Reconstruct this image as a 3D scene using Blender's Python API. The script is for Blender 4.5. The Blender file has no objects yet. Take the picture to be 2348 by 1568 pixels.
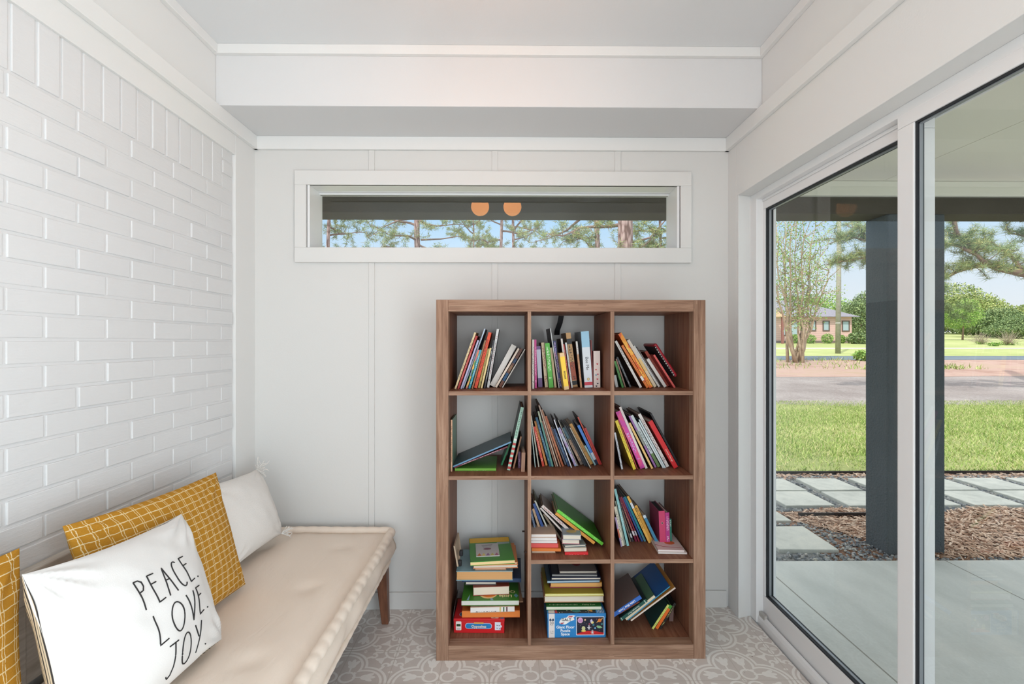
import bpy, bmesh, math, random
import numpy as np
from mathutils import Vector, Matrix, noise

random.seed(7)
rng = np.random.default_rng(7)
SC = bpy.context.scene
COL = SC.collection

# ------------------------------------------------------------------ camera
F = 1100.0
YAW = math.atan(12.0 / F)
CZ = 1.32
cam_d = bpy.data.cameras.new('camera')
cam = bpy.data.objects.new('camera', cam_d)
COL.objects.link(cam)
cam.location = (0, 0, CZ)
cam.rotation_euler = (math.pi / 2, 0, -YAW)
cam_d.sensor_width = 36.0
cam_d.lens = 36.0 * F / 2348.0
cam_d.clip_start = 0.05
cam_d.clip_end = 500
SC.camera = cam
SC.view_settings.view_transform = 'Standard'
SC.view_settings.look = 'None'
SC.view_settings.exposure = 0.0
SC.view_settings.gamma = 1.0
SC.view_settings.use_curve_mapping = False


def lin(c):
    c = c / 255.0
    return c / 12.92 if c <= 0.04045 else ((c + 0.055) / 1.055) ** 2.4


def C(r, g, b):
    return (lin(r), lin(g), lin(b), 1.0)


# ------------------------------------------------------------------ sky, sun, fill light
world = bpy.data.worlds.new('sky')
SC.world = world
world.use_nodes = True
wn = world.node_tree
wn.nodes.clear()
w_out = wn.nodes.new('ShaderNodeOutputWorld')
w_bg = wn.nodes.new('ShaderNodeBackground')
w_tc = wn.nodes.new('ShaderNodeTexCoord')
w_sep = wn.nodes.new('ShaderNodeSeparateXYZ')
w_rp = wn.nodes.new('ShaderNodeValToRGB')
wn.links.new(w_tc.outputs['Generated'], w_sep.inputs[0])
wn.links.new(w_sep.outputs['Z'], w_rp.inputs[0])
wn.links.new(w_rp.outputs[0], w_bg.inputs[0])
wn.links.new(w_bg.outputs[0], w_out.inputs[0])
# blue near the horizon; unseen upper sky brightened to lift the outdoor shade
els = w_rp.color_ramp.elements
els[0].position = 0.0
els[0].color = C(248, 250, 253)
els[1].position = 1.0
els[1].color = (2.0, 2.02, 2.0, 1)
for pos_, col_ in ((0.12, C(226, 241, 255)), (0.25, C(180, 221, 255)), (0.36, C(170, 214, 255)), (0.55, (1.7, 1.75, 1.8, 1))):
    e_ = els.new(pos_)
    e_.color = col_
w_bg.inputs['Strength'].default_value = 1.0

sun_d = bpy.data.lights.new('sun', 'SUN')
sun = bpy.data.objects.new('sun', sun_d)
COL.objects.link(sun)
sun_d.energy = 3.3
sun_d.angle = math.radians(0.7)
sun_d.color = (1.0, 0.95, 0.86)
sun.rotation_euler = Vector((0.42, 0.52, -0.80)).to_track_quat('-Z', 'Y').to_euler()


def area_light(name, loc, aim, sx, sy, watts, color):
    d = bpy.data.lights.new(name, 'AREA')
    d.shape = 'RECTANGLE'
    d.size = sx
    d.size_y = sy
    d.energy = watts
    d.color = color
    o = bpy.data.objects.new(name, d)
    COL.objects.link(o)
    o.location = loc
    o.rotation_euler = Vector(aim).to_track_quat('-Z', 'Y').to_euler()
    return o


# added fill panel behind the camera, standing in a made-up rear window
area_light('fill_rear', (-0.07, -3.30, 1.30), (0.06, 1, -0.2), 2.1, 1.8, 40, (0.86, 0.945, 1.0))
# second added fill panel, in a made-up door opening on the patio side
area_light('fill_side', (1.085, -0.85, 1.02), (-1, -0.05, -0.15), 2.0, 1.8, 68, (0.86, 0.945, 1.0))


def P(px, py, y):
    """world point seen at pixel (px, py) of the 2348x1568 frame, at distance y along the room"""
    a = (px - 1174.0) / F
    dx = math.sin(YAW) + a * math.cos(YAW)
    dy = math.cos(YAW) - a * math.sin(YAW)
    t = y / dy
    return Vector((t * dx, y, CZ - (py - 784.0) / F * t))


def PZ(px, py, z):
    a = (px - 1174.0) / F
    dx = math.sin(YAW) + a * math.cos(YAW)
    dy = math.cos(YAW) - a * math.sin(YAW)
    t = (CZ - z) * F / (py - 784.0)
    return Vector((t * dx, t * dy, z))


# ------------------------------------------------------------------ node helpers
class NT:
    def __init__(self, name):
        self.mat = bpy.data.materials.new(name)
        self.mat.use_nodes = True
        self.t = self.mat.node_tree
        self.bsdf = self.t.nodes['Principled BSDF']

    def n(self, typ, **kw):
        nd = self.t.nodes.new(typ)
        for k, v in kw.items():
            setattr(nd, k, v)
        return nd

    def set(self, sock, v):
        if isinstance(v, (bpy.types.NodeSocket,)):
            self.t.links.new(v, sock)
        else:
            sock.default_value = v

    def coord(self, kind='Object'):
        return self.n('ShaderNodeTexCoord').outputs[kind]

    def pos(self):
        return self.n('ShaderNodeNewGeometry').outputs['Position']

    def mapping(self, vec, scale=(1, 1, 1), loc=(0, 0, 0), rot=(0, 0, 0)):
        nd = self.n('ShaderNodeMapping')
        self.set(nd.inputs['Vector'], vec)
        nd.inputs['Scale'].default_value = scale
        nd.inputs['Location'].default_value = loc
        nd.inputs['Rotation'].default_value = rot
        return nd.outputs[0]

    def noise(self, vec, scale=5, detail=3, rough=0.5, dist=0.0):
        nd = self.n('ShaderNodeTexNoise')
        self.set(nd.inputs['Vector'], vec)
        nd.inputs['Scale'].default_value = scale
        nd.inputs['Detail'].default_value = detail
        nd.inputs['Roughness'].default_value = rough
        nd.inputs['Distortion'].default_value = dist
        return nd.outputs['Fac']

    def voronoi(self, vec, scale=5, out='Distance', feature='F1'):
        nd = self.n('ShaderNodeTexVoronoi')
        nd.feature = feature
        self.set(nd.inputs['Vector'], vec)
        nd.inputs['Scale'].default_value = scale
        return nd.outputs[out]

    def ramp(self, fac, stops, interp='LINEAR'):
        nd = self.n('ShaderNodeValToRGB')
        self.set(nd.inputs[0], fac)
        cr = nd.color_ramp
        cr.interpolation = interp
        cr.elements[0].position, cr.elements[0].color = stops[0]
        cr.elements[1].position, cr.elements[1].color = stops[-1]
        for p, c in stops[1:-1]:
            e = cr.elements.new(p)
            e.color = c
        return nd.outputs[0]

    def mix(self, fac, a, b, mode='MIX'):
        nd = self.n('ShaderNodeMix')
        nd.data_type = 'RGBA'
        nd.blend_type = mode
        self.set(nd.inputs[0], fac)
        self.set(nd.inputs[6], a)
        self.set(nd.inputs[7], b)
        return nd.outputs[2]

    def bump(self, h, strength=0.3, dist=0.01):
        nd = self.n('ShaderNodeBump')
        self.set(nd.inputs['Height'], h)
        nd.inputs['Strength'].default_value = strength
        nd.inputs['Distance'].default_value = dist
        self.t.links.new(nd.outputs[0], self.bsdf.inputs['Normal'])

    def xyz(self, vec):
        nd = self.n('ShaderNodeSeparateXYZ')
        self.set(nd.inputs[0], vec)
        return [E(self, o) for o in nd.outputs]

    def finish(self, color, rough=0.6, spec=0.3, metal=0.0):
        b = self.bsdf
        self.set(b.inputs['Base Color'], color)
        self.set(b.inputs['Roughness'], rough)
        b.inputs['Specular IOR Level'].default_value = spec
        b.inputs['Metallic'].default_value = metal
        return self.mat


class E:
    """a math expression on a node tree"""
    def __init__(self, nt, s):
        self.nt, self.s = nt, s

    def op(self, o, *args):
        nd = self.nt.n('ShaderNodeMath')
        nd.operation = o
        for i, a in enumerate((self,) + args):
            self.nt.set(nd.inputs[i], a.s if isinstance(a, E) else float(a))
        return E(self.nt, nd.outputs[0])

    def __add__(s, o): return s.op('ADD', o)
    def __sub__(s, o): return s.op('SUBTRACT', o)
    def __mul__(s, o): return s.op('MULTIPLY', o)
    def __truediv__(s, o): return s.op('DIVIDE', o)
    def __lt__(s, o): return s.op('LESS_THAN', o)
    def __gt__(s, o): return s.op('GREATER_THAN', o)
    def __or__(s, o): return s.op('MAXIMUM', o)
    def __and__(s, o): return s.op('MINIMUM', o)
    def abs(s): return s.op('ABSOLUTE')
    def fold(s, w): return s.op('PINGPONG', w)
    def sqrt(s): return s.op('SQRT')


def hyp(a, b):
    return (a * a + b * b).sqrt()


_simple = {}


def simple(name, col, rough=0.6, spec=0.3, metal=0.0):
    key = (name, col, rough, spec, metal)
    if key not in _simple:
        _simple[key] = NT(name).finish(col, rough, spec, metal)
    return _simple[key]


# ------------------------------------------------------------------ mesh helpers
class MB:
    def __init__(self):
        self.v, self.f, self.m, self.uv = [], [], [], None

    def add(self, vs, fs, mi=0):
        b = len(self.v)
        self.v.extend(tuple(p) for p in vs)
        for f in fs:
            self.f.append(tuple(i + b for i in f))
            self.m.append(mi)
        return self

    def box(self, lo, hi, mi=0, M=None):
        (x0, y0, z0), (x1, y1, z1) = lo, hi
        vs = [Vector(p) for p in ((x0, y0, z0), (x1, y0, z0), (x1, y1, z0), (x0, y1, z0),
                                  (x0, y0, z1), (x1, y0, z1), (x1, y1, z1), (x0, y1, z1))]
        if M is not None:
            vs = [M @ p for p in vs]
        return self.add(vs, [(3, 2, 1, 0), (4, 5, 6, 7), (0, 1, 5, 4), (1, 2, 6, 5), (2, 3, 7, 6), (3, 0, 4, 7)], mi)

    def prism(self, pts, d, mi=0, M=None):
        """pts: (x, z) outline, extruded from y = 0 to y = d"""
        n = len(pts)
        vs = [Vector((x, 0, z)) for x, z in pts] + [Vector((x, d, z)) for x, z in pts]
        if M is not None:
            vs = [M @ p for p in vs]
        fs = [tuple(range(n)), tuple(reversed(range(n, 2 * n)))]
        fs += [((i + 1) % n, i, i + n, (i + 1) % n + n) for i in range(n)]
        return self.add(vs, fs, mi)

    def tube(self, pts, rad, n=8, mi=0, cap=True):
        pts = [Vector(p) for p in pts]
        if not hasattr(rad, '__len__'):
            rad = [rad] * len(pts)
        b = len(self.v)
        ref = Vector((0, 0, 1))
        for i, p in enumerate(pts):
            d = (pts[min(i + 1, len(pts) - 1)] - pts[max(i - 1, 0)]).normalized()
            u = d.cross(ref)
            if u.length < 0.1:
                u = d.cross(Vector((1, 0, 0)))
            u.normalize()
            w = d.cross(u)
            for k in range(n):
                a = 2 * math.pi * k / n
                self.v.append(tuple(p + (u * math.cos(a) + w * math.sin(a)) * rad[i]))
        for i in range(len(pts) - 1):
            for k in range(n):
                k2 = (k + 1) % n
                self.f.append((b + i * n + k, b + i * n + k2, b + (i + 1) * n + k2, b + (i + 1) * n + k))
                self.m.append(mi)
        if cap:
            self.f.append(tuple(b + k for k in reversed(range(n))))
            self.m.append(mi)
            e = b + (len(pts) - 1) * n
            self.f.append(tuple(e + k for k in range(n)))
            self.m.append(mi)
        return self

    def lathe(self, prof, n=24, M=None, mi=0):
        b = len(self.v)
        for r, z in prof:
            for k in range(n):
                a = 2 * math.pi * k / n
                p = Vector((r * math.cos(a), r * math.sin(a), z))
                self.v.append(tuple(M @ p if M is not None else p))
        for i in range(len(prof) - 1):
            for k in range(n):
                k2 = (k + 1) % n
                self.f.append((b + i * n + k, b + i * n + k2, b + (i + 1) * n + k2, b + (i + 1) * n + k))
                self.m.append(mi)
        return self

    def build(self, name, mats, parent=None, smooth=False, bevel=0.0, segs=2, sub=0):
        me = bpy.data.meshes.new(name)
        me.from_pydata(self.v, [], self.f)
        if not isinstance(mats, (list, tuple)):
            mats = [mats]
        for m in mats:
            me.materials.append(m)
        if len(mats) > 1:
            me.polygons.foreach_set('material_index', self.m)
        if smooth:
            me.polygons.foreach_set('use_smooth', [True] * len(me.polygons))
        if self.uv is not None:
            ul = me.uv_layers.new(name='UVMap')
            for lp in me.loops:
                ul.data[lp.index].uv = self.uv[lp.vertex_index]
        me.update()
        o = bpy.data.objects.new(name, me)
        COL.objects.link(o)
        if parent is not None:
            o.parent = parent
        if bevel:
            md = o.modifiers.new('bevel', 'BEVEL')
            md.width = bevel
            md.segments = segs
            md.limit_method = 'ANGLE'
        if sub:
            md = o.modifiers.new('sub', 'SUBSURF')
            md.levels = md.render_levels = sub
        return o


def np_mesh(name, verts, faces, mat, parent=None, mi=None):
    me = bpy.data.meshes.new(name)
    verts = np.asarray(verts, dtype=np.float32)
    faces = np.asarray(faces, dtype=np.int32)
    n, k = faces.shape
    me.vertices.add(len(verts))
    me.vertices.foreach_set('co', verts.ravel())
    me.loops.add(n * k)
    me.loops.foreach_set('vertex_index', faces.ravel())
    me.polygons.add(n)
    me.polygons.foreach_set('loop_start', np.arange(0, n * k, k, dtype=np.int32))
    me.polygons.foreach_set('loop_total', np.full(n, k, dtype=np.int32))
    mats = mat if isinstance(mat, (list, tuple)) else [mat]
    for m in mats:
        me.materials.append(m)
    if mi is not None:
        me.polygons.foreach_set('material_index', np.asarray(mi, dtype=np.int32))
    me.update(calc_edges=True)
    me.validate()
    o = bpy.data.objects.new(name, me)
    COL.objects.link(o)
    if parent is not None:
        o.parent = parent
    return o


def tag(o, label, cat, group=None, kind=None):
    o['label'] = label
    o['category'] = cat
    if group:
        o['group'] = group
    if kind:
        o['kind'] = kind
    return o


def thing(name, label, cat, loc=(0, 0, 0), group=None, M=None):
    o = bpy.data.objects.new(name, None)
    COL.objects.link(o)
    o.empty_display_size = 0.05
    if M is not None:
        o.matrix_world = M
    else:
        o.location = loc
    return tag(o, label, cat, group)


def struct(o, label=None, cat=None):
    o['kind'] = 'structure'
    if label:
        o['label'] = label
    if cat:
        o['category'] = cat
    return o


def sempty(name, label, cat):
    o = bpy.data.objects.new(name, None)
    COL.objects.link(o)
    return struct(o, label, cat)


_texts = {}


def text_mesh(s, size=1.0, bold=0.0, extrude=0.0):
    """centred text as a mesh, in its own XY plane"""
    key = (s, size, bold, extrude)
    if key not in _texts:
        cu = bpy.data.curves.new('lettering', 'FONT')
        cu.body = s
        cu.size = size
        cu.align_x = 'CENTER'
        cu.align_y = 'CENTER'
        cu.offset = bold
        cu.extrude = extrude
        cu.resolution_u = 3
        tmp = bpy.data.objects.new('lettering', cu)
        COL.objects.link(tmp)
        dg = bpy.context.evaluated_depsgraph_get()
        me = bpy.data.meshes.new_from_object(tmp.evaluated_get(dg))
        bpy.data.objects.remove(tmp)
        bpy.data.curves.remove(cu)
        _texts[key] = me
    return _texts[key]


def put_text(s, size, mat, parent, origin, tx, ty, bold=0.0, name='lettering', sx=1.0):
    me = text_mesh(s, size, bold).copy()
    me.materials.clear()
    me.materials.append(mat)
    o = bpy.data.objects.new(name, me)
    COL.objects.link(o)
    tx, ty = Vector(tx).normalized(), Vector(ty).normalized()
    tz = tx.cross(ty)
    M = Matrix.Identity(4)
    for i in range(3):
        M[i][0], M[i][1], M[i][2], M[i][3] = tx[i] * sx, ty[i], tz[i], origin[i]
    o.parent = parent
    o.matrix_local = M
    return o


def attach(o, par):
    """parent o (built in world coordinates) to a thing whose Empty stands elsewhere"""
    o.parent = par
    o.matrix_parent_inverse = par.matrix_basis.inverted()
    return o


# ------------------------------------------------------------------ room materials
def paint(name, col, bump=0.06, scale=160, rough=0.55):
    t = NT(name)
    p = t.pos()
    n = t.noise(p, scale, 2)
    big = t.noise(p, 1.3, 2)
    t.bump(n, bump, 0.004)
    c = t.mix(big, col, tuple(x * 0.965 for x in col[:3]) + (1,))
    return t.finish(c, rough, 0.25)


M_WALL = paint('wall_paint', C(235, 235, 233))
M_CEIL = paint('ceiling_paint', C(234, 236, 237), 0.1, 90)
M_TRIM = paint('trim_paint', C(238, 238, 236), 0.03, 200, 0.4)


def brick_paint():
    t = NT('painted_brick')
    p = t.pos()
    g = t.noise(t.mapping(p, (1, 0.5, 2.2)), 60, 4, 0.6)
    h = t.noise(p, 16, 2)
    pits = E(t, t.voronoi(t.mapping(p, (1, 1, 1.6)), 42)) < 0.13
    sp = E(t, t.noise(p, 23, 1)) > 0.6
    hh = E(t, g) * 0.55 + E(t, h) * 0.6 - (pits & sp) * 0.5
    t.bump(hh.s, 0.35, 0.006)
    c = t.mix(t.noise(p, 2.2, 2), C(228, 228, 228), C(220, 220, 220))
    return t.finish(c, 0.45, 0.3)


M_BRICK = brick_paint()
M_VINYL = simple('white_vinyl', C(238, 238, 238), 0.32, 0.4)
M_GASKET = simple('black_gasket', C(38, 42, 46), 0.5)
M_ALU = simple('grey_spacer', C(150, 155, 160), 0.35, 0.5, 0.3)


def glass(name, tint):
    t = NT(name)
    t.t.nodes.remove(t.bsdf)
    out = t.t.nodes['Material Output']
    tr = t.n('ShaderNodeBsdfTransparent')
    tr.inputs[0].default_value = tint
    gl = t.n('ShaderNodeBsdfGlossy')
    gl.inputs['Roughness'].default_value = 0.0
    lw = t.n('ShaderNodeLayerWeight')
    lw.inputs['Blend'].default_value = 0.5
    k = E(t, lw.outputs['Facing']).op('POWER', 5.0) * 0.9 + 0.07
    ms = t.n('ShaderNodeMixShader')
    t.set(ms.inputs[0], k.s)
    t.t.links.new(tr.outputs[0], ms.inputs[1])
    t.t.links.new(gl.outputs[0], ms.inputs[2])
    t.t.links.new(ms.outputs[0], out.inputs[0])
    return t.mat


M_GLASS = glass('window_glass', (0.97, 0.985, 0.975, 1))


def floor_tiles():
    t = NT('patterned_cement_tile')
    p = t.pos()
    x, y, _ = t.xyz(p)
    u = ((x + 0.466) / 0.398).fold(0.5)
    v = ((y - 2.052) / 0.380).fold(0.5)
    a = u * -1.0 + 0.5
    b = v * -1.0 + 0.5
    mx, mn = u | v, u & v
    A, B = a | b, a & b

    def ell(px, py, cx, cy, rx, ry, ang=0.0):
        dx, dy = px - cx, py - cy
        if ang:
            ca, sa = math.cos(ang), math.sin(ang)
            dx, dy = dx * ca + dy * sa, dy * ca - dx * sa
        return hyp(dx / rx, dy / ry) < 1.0

    def ring(d, r, w):
        return (d - r).abs() < w / 2

    parts = []
    # flower in its ring
    parts.append(ell(mx, mn, 0.052, 0.0, 0.042, 0.027))
    parts.append(ring(hyp(u, v), 0.118, 0.024))
    # spear heads on the diagonals
    s, w = (mx + mn) * 0.7071, (mx - mn) * 0.7071
    spear = (s > 0.12) & (s < 0.235) & (w < ((s - 0.165) | 0.0) * 0.75 + 0.013) & (((s - 0.235) * -1.0) > (w * -0.55 + 0.008))
    parts.append(spear)
    # scrolls on the axes
    parts.append(ell(mx, mn, 0.185, 0.0, 0.045, 0.032))
    parts.append(ell(mx, mn, 0.225, 0.028, 0.026, 0.016, 0.9))
    parts.append(ring(hyp(mx - 0.232, mn - 0.072), 0.032, 0.024) & (mx < 0.25))
    parts.append(ell(mx, mn, 0.275, 0.103, 0.046, 0.015, 0.55))
    parts.append((mx - 0.338).abs() + mn * 0.9 < 0.024)
    # quatrefoil made of double arcs
    d = hyp(A - 0.245, B)
    parts.append(ring(d, 0.237, 0.026) & (A > 0.16))
    parts.append(ring(d, 0.192, 0.025) & (A > 0.16))
    # four small rings, stars and tulips
    parts.append(ring(hyp(a - 0.088, b - 0.088), 0.072, 0.024))
    parts.append(((A - 0.145).abs() + (B - 0.145).abs()) < 0.024)
    parts.append((A.op('SUBTRACT', 0.0) + B * 1.2) < 0.03)
    parts.append(ell(A, B, 0.266, 0.088, 0.044, 0.040))
    parts.append(ell(A, B, 0.320, 0.088, 0.050, 0.021))
    parts.append(ell(A, B, 0.303, 0.121, 0.048, 0.021, 0.5))
    parts.append(ell(A, B, 0.303, 0.055, 0.048, 0.021, -0.5))
    parts.append((A > 0.14) & (A < 0.24) & ((B - 0.088).abs() < 0.009))
    m = parts[0]
    for q in parts[1:]:
        m = m | q
    grout = ((u < 0.0042) | (v < 0.0042)) | ((a < 0.0042) | (b < 0.0042))
    n = t.noise(p, 9, 4, 0.6)
    fine = t.noise(p, 90, 3)
    ground = t.mix(n, C(212, 202, 195), C(221, 212, 206))
    print_ = t.mix(n, C(242, 237, 231), C(248, 244, 240))
    c = t.mix(m.s, ground, print_)
    c = t.mix((E(t, fine) * 0.10).s, c, C(140, 128, 118))
    c = t.mix((grout * 0.75).s, c, C(196, 186, 176))
    specks = (E(t, t.voronoi(p, 18)) < 0.055) & (E(t, t.noise(p, 2.5, 1)) > 0.55)
    c = t.mix((specks * 0.8).s, c, C(96, 62, 48))
    t.bump((grout * -1.0 + E(t, fine) * 0.1).s, 0.3, 0.002)
    return t.finish(c, 0.42, 0.4)


M_FLOOR = floor_tiles()

# ------------------------------------------------------------------ room shell
XL, XR, YB, ZC, ZS = -1.245, 1.106, 2.385, 2.585, 2.332
YREAR = -3.45
XOUT = 1.235
WZ0, WZ1 = 1.785, 2.105
WX0, WX1 = P(707, 500, YB).x, P(1556, 500, YB).x

struct(MB().box((-1.6, YREAR - 0.2, -0.16), (1.172, YB + 0.15, 0.0)).build('floor', M_FLOOR),
       'patterned cement tile floor in taupe and cream', 'floor')

m = MB()
m.box((-1.6, YB, -0.16), (WX0, YB + 0.15, 2.75))
m.box((WX1, YB, -0.16), (XOUT, YB + 0.15, 2.75))
m.box((WX0, YB, -0.16), (WX1, YB + 0.15, WZ0))
m.box((WX0, YB, WZ1), (WX1, YB + 0.15, 2.75))
M_WALL_DIM = paint('dimmed_wall_paint', C(224, 223, 220))  # white wall paint darkened to stand in for weaker light on this wall
struct(m.build('wall_back', M_WALL_DIM), 'white panelled wall with a long high window', 'wall')

# brick wall: every brick stands proud of a recessed mortar bed
XB = -1.256
m = MB()
m.box((-1.6, YREAR, -0.16), (XB - 0.0036, 2.216, 2.75))
rr = random.Random(3)


def brick(y0, y1, z0, z1):
    g = 0.0045
    x1 = XB + rr.uniform(-0.0016, 0.0016)
    tl = rr.uniform(-0.0012, 0.0012)
    y0 += g + rr.uniform(-.0012, .0012)
    y1 -= g + rr.uniform(-.0012, .0012)
    z0 += g + rr.uniform(-.001, .001)
    z1 -= g + rr.uniform(-.001, .001)
    m.add([(XB - 0.03, y0, z0), (x1 + tl, y0, z0), (x1 - tl, y1, z0), (XB - 0.03, y1, z0),
           (XB - 0.03, y0, z1), (x1 + tl, y0, z1), (x1 - tl, y1, z1), (XB - 0.03, y1, z1)],
          [(3, 2, 1, 0), (4, 5, 6, 7), (0, 1, 5, 4), (1, 2, 6, 5), (2, 3, 7, 6), (3, 0, 4, 7)])


for k in range(-20, 10):
    z0 = 1.3268 + 0.0675 * k
    off = 1.2155 if k % 2 else 1.3178
    y = off - 0.2012 * 12
    while y < 2.21:
        y1 = min(y + 0.2012, 2.213)
        if y1 - y > 0.02:
            brick(y, y1, max(z0, 0.0), z0 + 0.0675)
        y += 0.2012
y = 2.130
for j in range(3):
    brick(2.130, 2.213, 2.0018 + j * 0.064, 2.0018 + (j + 1) * 0.064)
for n_ in range(48):
    brick(y - 0.0695, y, 2.0018, 2.195)
    y -= 0.0695
struct(m.build('wall_brick', M_BRICK, bevel=0.0022, segs=2), 'white painted brick wall beside the daybed', 'wall')

m = MB()
m.box((-1.6, 2.216, -0.16), (XL, YB + 0.02, 2.75))           # flat board between the bricks and the corner
m.box((XB - 0.02, YREAR, 2.178), (XL, 2.216, 2.75))
struct(m.build('wall_left', M_WALL, bevel=0.002), 'smooth white boarding above and beside the brick', 'wall')

# wall with the sliding door: opening from y = 0.46 to y = 2.30, z up to 2.02
DY0, DY1, DZ = 0.46, 2.30, 2.022
m = MB()
m.box((XR, YREAR, -0.16), (XOUT, -1.93, 2.75))          # leaves an opening for the added, unseen glass door
m.box((XR, -1.93, 2.0), (XOUT, 0.22, 2.75))
m.box((XR, 0.22, -0.16), (XOUT, DY0, 2.75))
m.box((XR, DY0, DZ), (XOUT, DY1, 2.75))
m.box((XR, DY1, -0.16), (XOUT, YB, 2.75))
# splayed lining at the far side of the opening
m.add([(XR, 2.278, 0), (1.172, 2.30, 0), (XR, 2.30, 0), (XR, 2.278, DZ), (1.172, 2.30, DZ), (XR, 2.30, DZ)],
      [(0, 1, 4, 3), (2, 1, 0), (3, 4, 5), (0, 3, 5, 2), (1, 2, 5, 4)])
struct(m.build('wall_right', M_WALL, bevel=0.002), 'white wall around the sliding glass door', 'wall')

m = MB()
m.box((-1.6, YREAR - 0.15, -0.16), (-1.1, YREAR, 2.75))
m.box((0.96, YREAR - 0.15, -0.16), (XOUT, YREAR, 2.75))
m.box((-1.1, YREAR - 0.15, -0.16), (0.96, YREAR, 0.48))
m.box((-1.1, YREAR - 0.15, 2.42), (0.96, YREAR, 2.75))
struct(m.build('wall_rear', M_WALL), 'white wall with an added window opening facing the bookcase', 'wall')

m = MB()
m.box((-1.6, YREAR - 0.15, ZC), (XOUT, 2.065, 2.75))
struct(m.build('ceiling', M_CEIL), 'flat white room ceiling', 'ceiling')
m = MB()
m.box((XL, 2.065, ZS), (XR, YB, 2.75))
struct(m.build('ceiling_soffit', paint('dimmed_soffit_paint', C(226, 226, 226)), bevel=0.003), 'dropped white soffit over the bookcase wall', 'ceiling')  # ceiling white darkened here in place of weaker light on the soffit

# flat trims under the ceiling and the soffit
TZ = 2.268
m = MB()
m.box((XL, YB - 0.018, TZ), (XR, YB, ZS))
struct(m.build('trim_1', M_TRIM, bevel=0.002), 'white trim under the soffit on the bookcase wall', 'trim')
m = MB()
m.box((XL, YREAR, TZ), (XL + 0.02, YB, ZS))
struct(m.build('trim_2', M_TRIM, bevel=0.002), 'white trim board running above the brick wall', 'trim')
m = MB()
m.box((XR - 0.02, YREAR, TZ), (XR, YB, ZS))
struct(m.build('trim_3', M_TRIM, bevel=0.002), 'white trim board running above the sliding door', 'trim')
m = MB()
m.box((XL, 2.045, ZC - 0.040), (XR, 2.065, ZC))
struct(m.build('trim_4', M_TRIM, bevel=0.002), 'white trim at the top of the dropped soffit', 'trim')
m = MB()
m.box((XL, YREAR, ZC - 0.040), (XL + 0.02, 2.045, ZC))
struct(m.build('trim_5', M_TRIM, bevel=0.002), 'white ceiling trim on the brick side', 'trim')
m = MB()
m.box((XR - 0.02, YREAR, ZC - 0.040), (XR, 2.045, ZC))
struct(m.build('trim_6', M_TRIM, bevel=0.002), 'white ceiling trim on the door side', 'trim')

# battens on the back wall
bi = 7
for xa, xb in ((846, 859), (1128, 1141), (1409.5, 1423)):
    x0, x1 = P(xa, 700, YB).x, P(xb, 700, YB).x
    m = MB()
    m.box((x0, YB - 0.006, 0.08), (x1, YB, 1.712))
    m.box((x0, YB - 0.006, 2.163), (x1, YB, TZ))
    struct(m.build('trim_%d' % bi, M_WALL_DIM, bevel=0.0015), 'white wall batten ' + ('crossing behind the daybed end', 'behind the daybed side of the bookcase', 'behind the door side of the bookcase')[bi - 7], 'trim')
    bi += 1
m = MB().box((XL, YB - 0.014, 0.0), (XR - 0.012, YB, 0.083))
struct(m.build('baseboard_back', M_WALL_DIM, bevel=0.003), 'white baseboard on the bookcase wall', 'baseboard')

# ------------------------------------------------------------------ high window
win = sempty('window_1', 'long narrow fixed window high above the bookcase', 'window')
CX0, CX1 = P(675, 500, YB - 0.02).x, P(1586, 500, YB - 0.02).x
cz0, cz1 = 1.712, 2.163
m = MB()
m.box((CX0, YB - 0.02, WZ1 - 0.012), (CX1, YB, cz1))
m.box((CX0, YB - 0.02, cz0), (CX1, YB, WZ0))
m.box((CX0, YB - 0.02, WZ0), (WX0 - 0.004, YB, WZ1 - 0.012))
m.box((WX1 + 0.004, YB - 0.02, WZ0), (CX1, YB, WZ1 - 0.012))
m.build('casing', paint('casing_paint', C(229, 228, 225), 0.03, 200, 0.4), win, bevel=0.002)
GY = 2.515
gx0, gx1 = P(731.5, 500, GY).x, P(1532, 500, GY).x
gz0, gz1 = 1.32 + 0.1937 * GY, 1.32 + (784 - 450) / F * GY
m = MB()


def rect_frame(m, x0, x1, z0, z1, w, wt, wb, y0, y1, mi=0):
    m.box((x0, y0, z1 - wt), (x1, y1, z1), mi)
    m.box((x0, y0, z0), (x1, y1, z0 + wb), mi)
    m.box((x0, y0, z0 + wb), (x0 + w, y1, z1 - wt), mi)
    m.box((x1 - w, y0, z0 + wb), (x1, y1, z1 - wt), mi)


# jamb liner, frame step and glazing bead
rect_frame(m, WX0, WX1, WZ0, WZ1, 0.012, 0.012, 0.002, YB - 0.012, YB + 0.15)
rect_frame(m, gx0 - 0.022, gx1 + 0.022, WZ0, WZ1, 0.017, max(0.01, WZ1 - gz1 - 0.008), 0.012, GY - 0.045, YB + 0.148)
rect_frame(m, gx0 - 0.006, gx1 + 0.006, gz0 - 0.006, gz1 + 0.008, 0.006, 0.008, 0.006, GY - 0.02, GY + 0.012)
m.build('window_frame', M_VINYL, win, bevel=0.0025)
m = MB()
rect_frame(m, gx0 - 0.001, gx1 + 0.001, gz0 - 0.001, gz1 + 0.002, 0.003, 0.003, 0.003, GY - 0.006, GY - 0.001)
m.build('gasket', M_GASKET, win)


def pane(name, par, pts):
    return MB().add(pts, [(0, 1, 2, 3)]).build(name, M_GLASS, par)


pane('pane', win, [(gx0 - .004, GY, gz0 - .004), (gx1 + .004, GY, gz0 - .004), (gx1 + .004, GY, gz1 + .004), (gx0 - .004, GY, gz1 + .004)])

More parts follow.
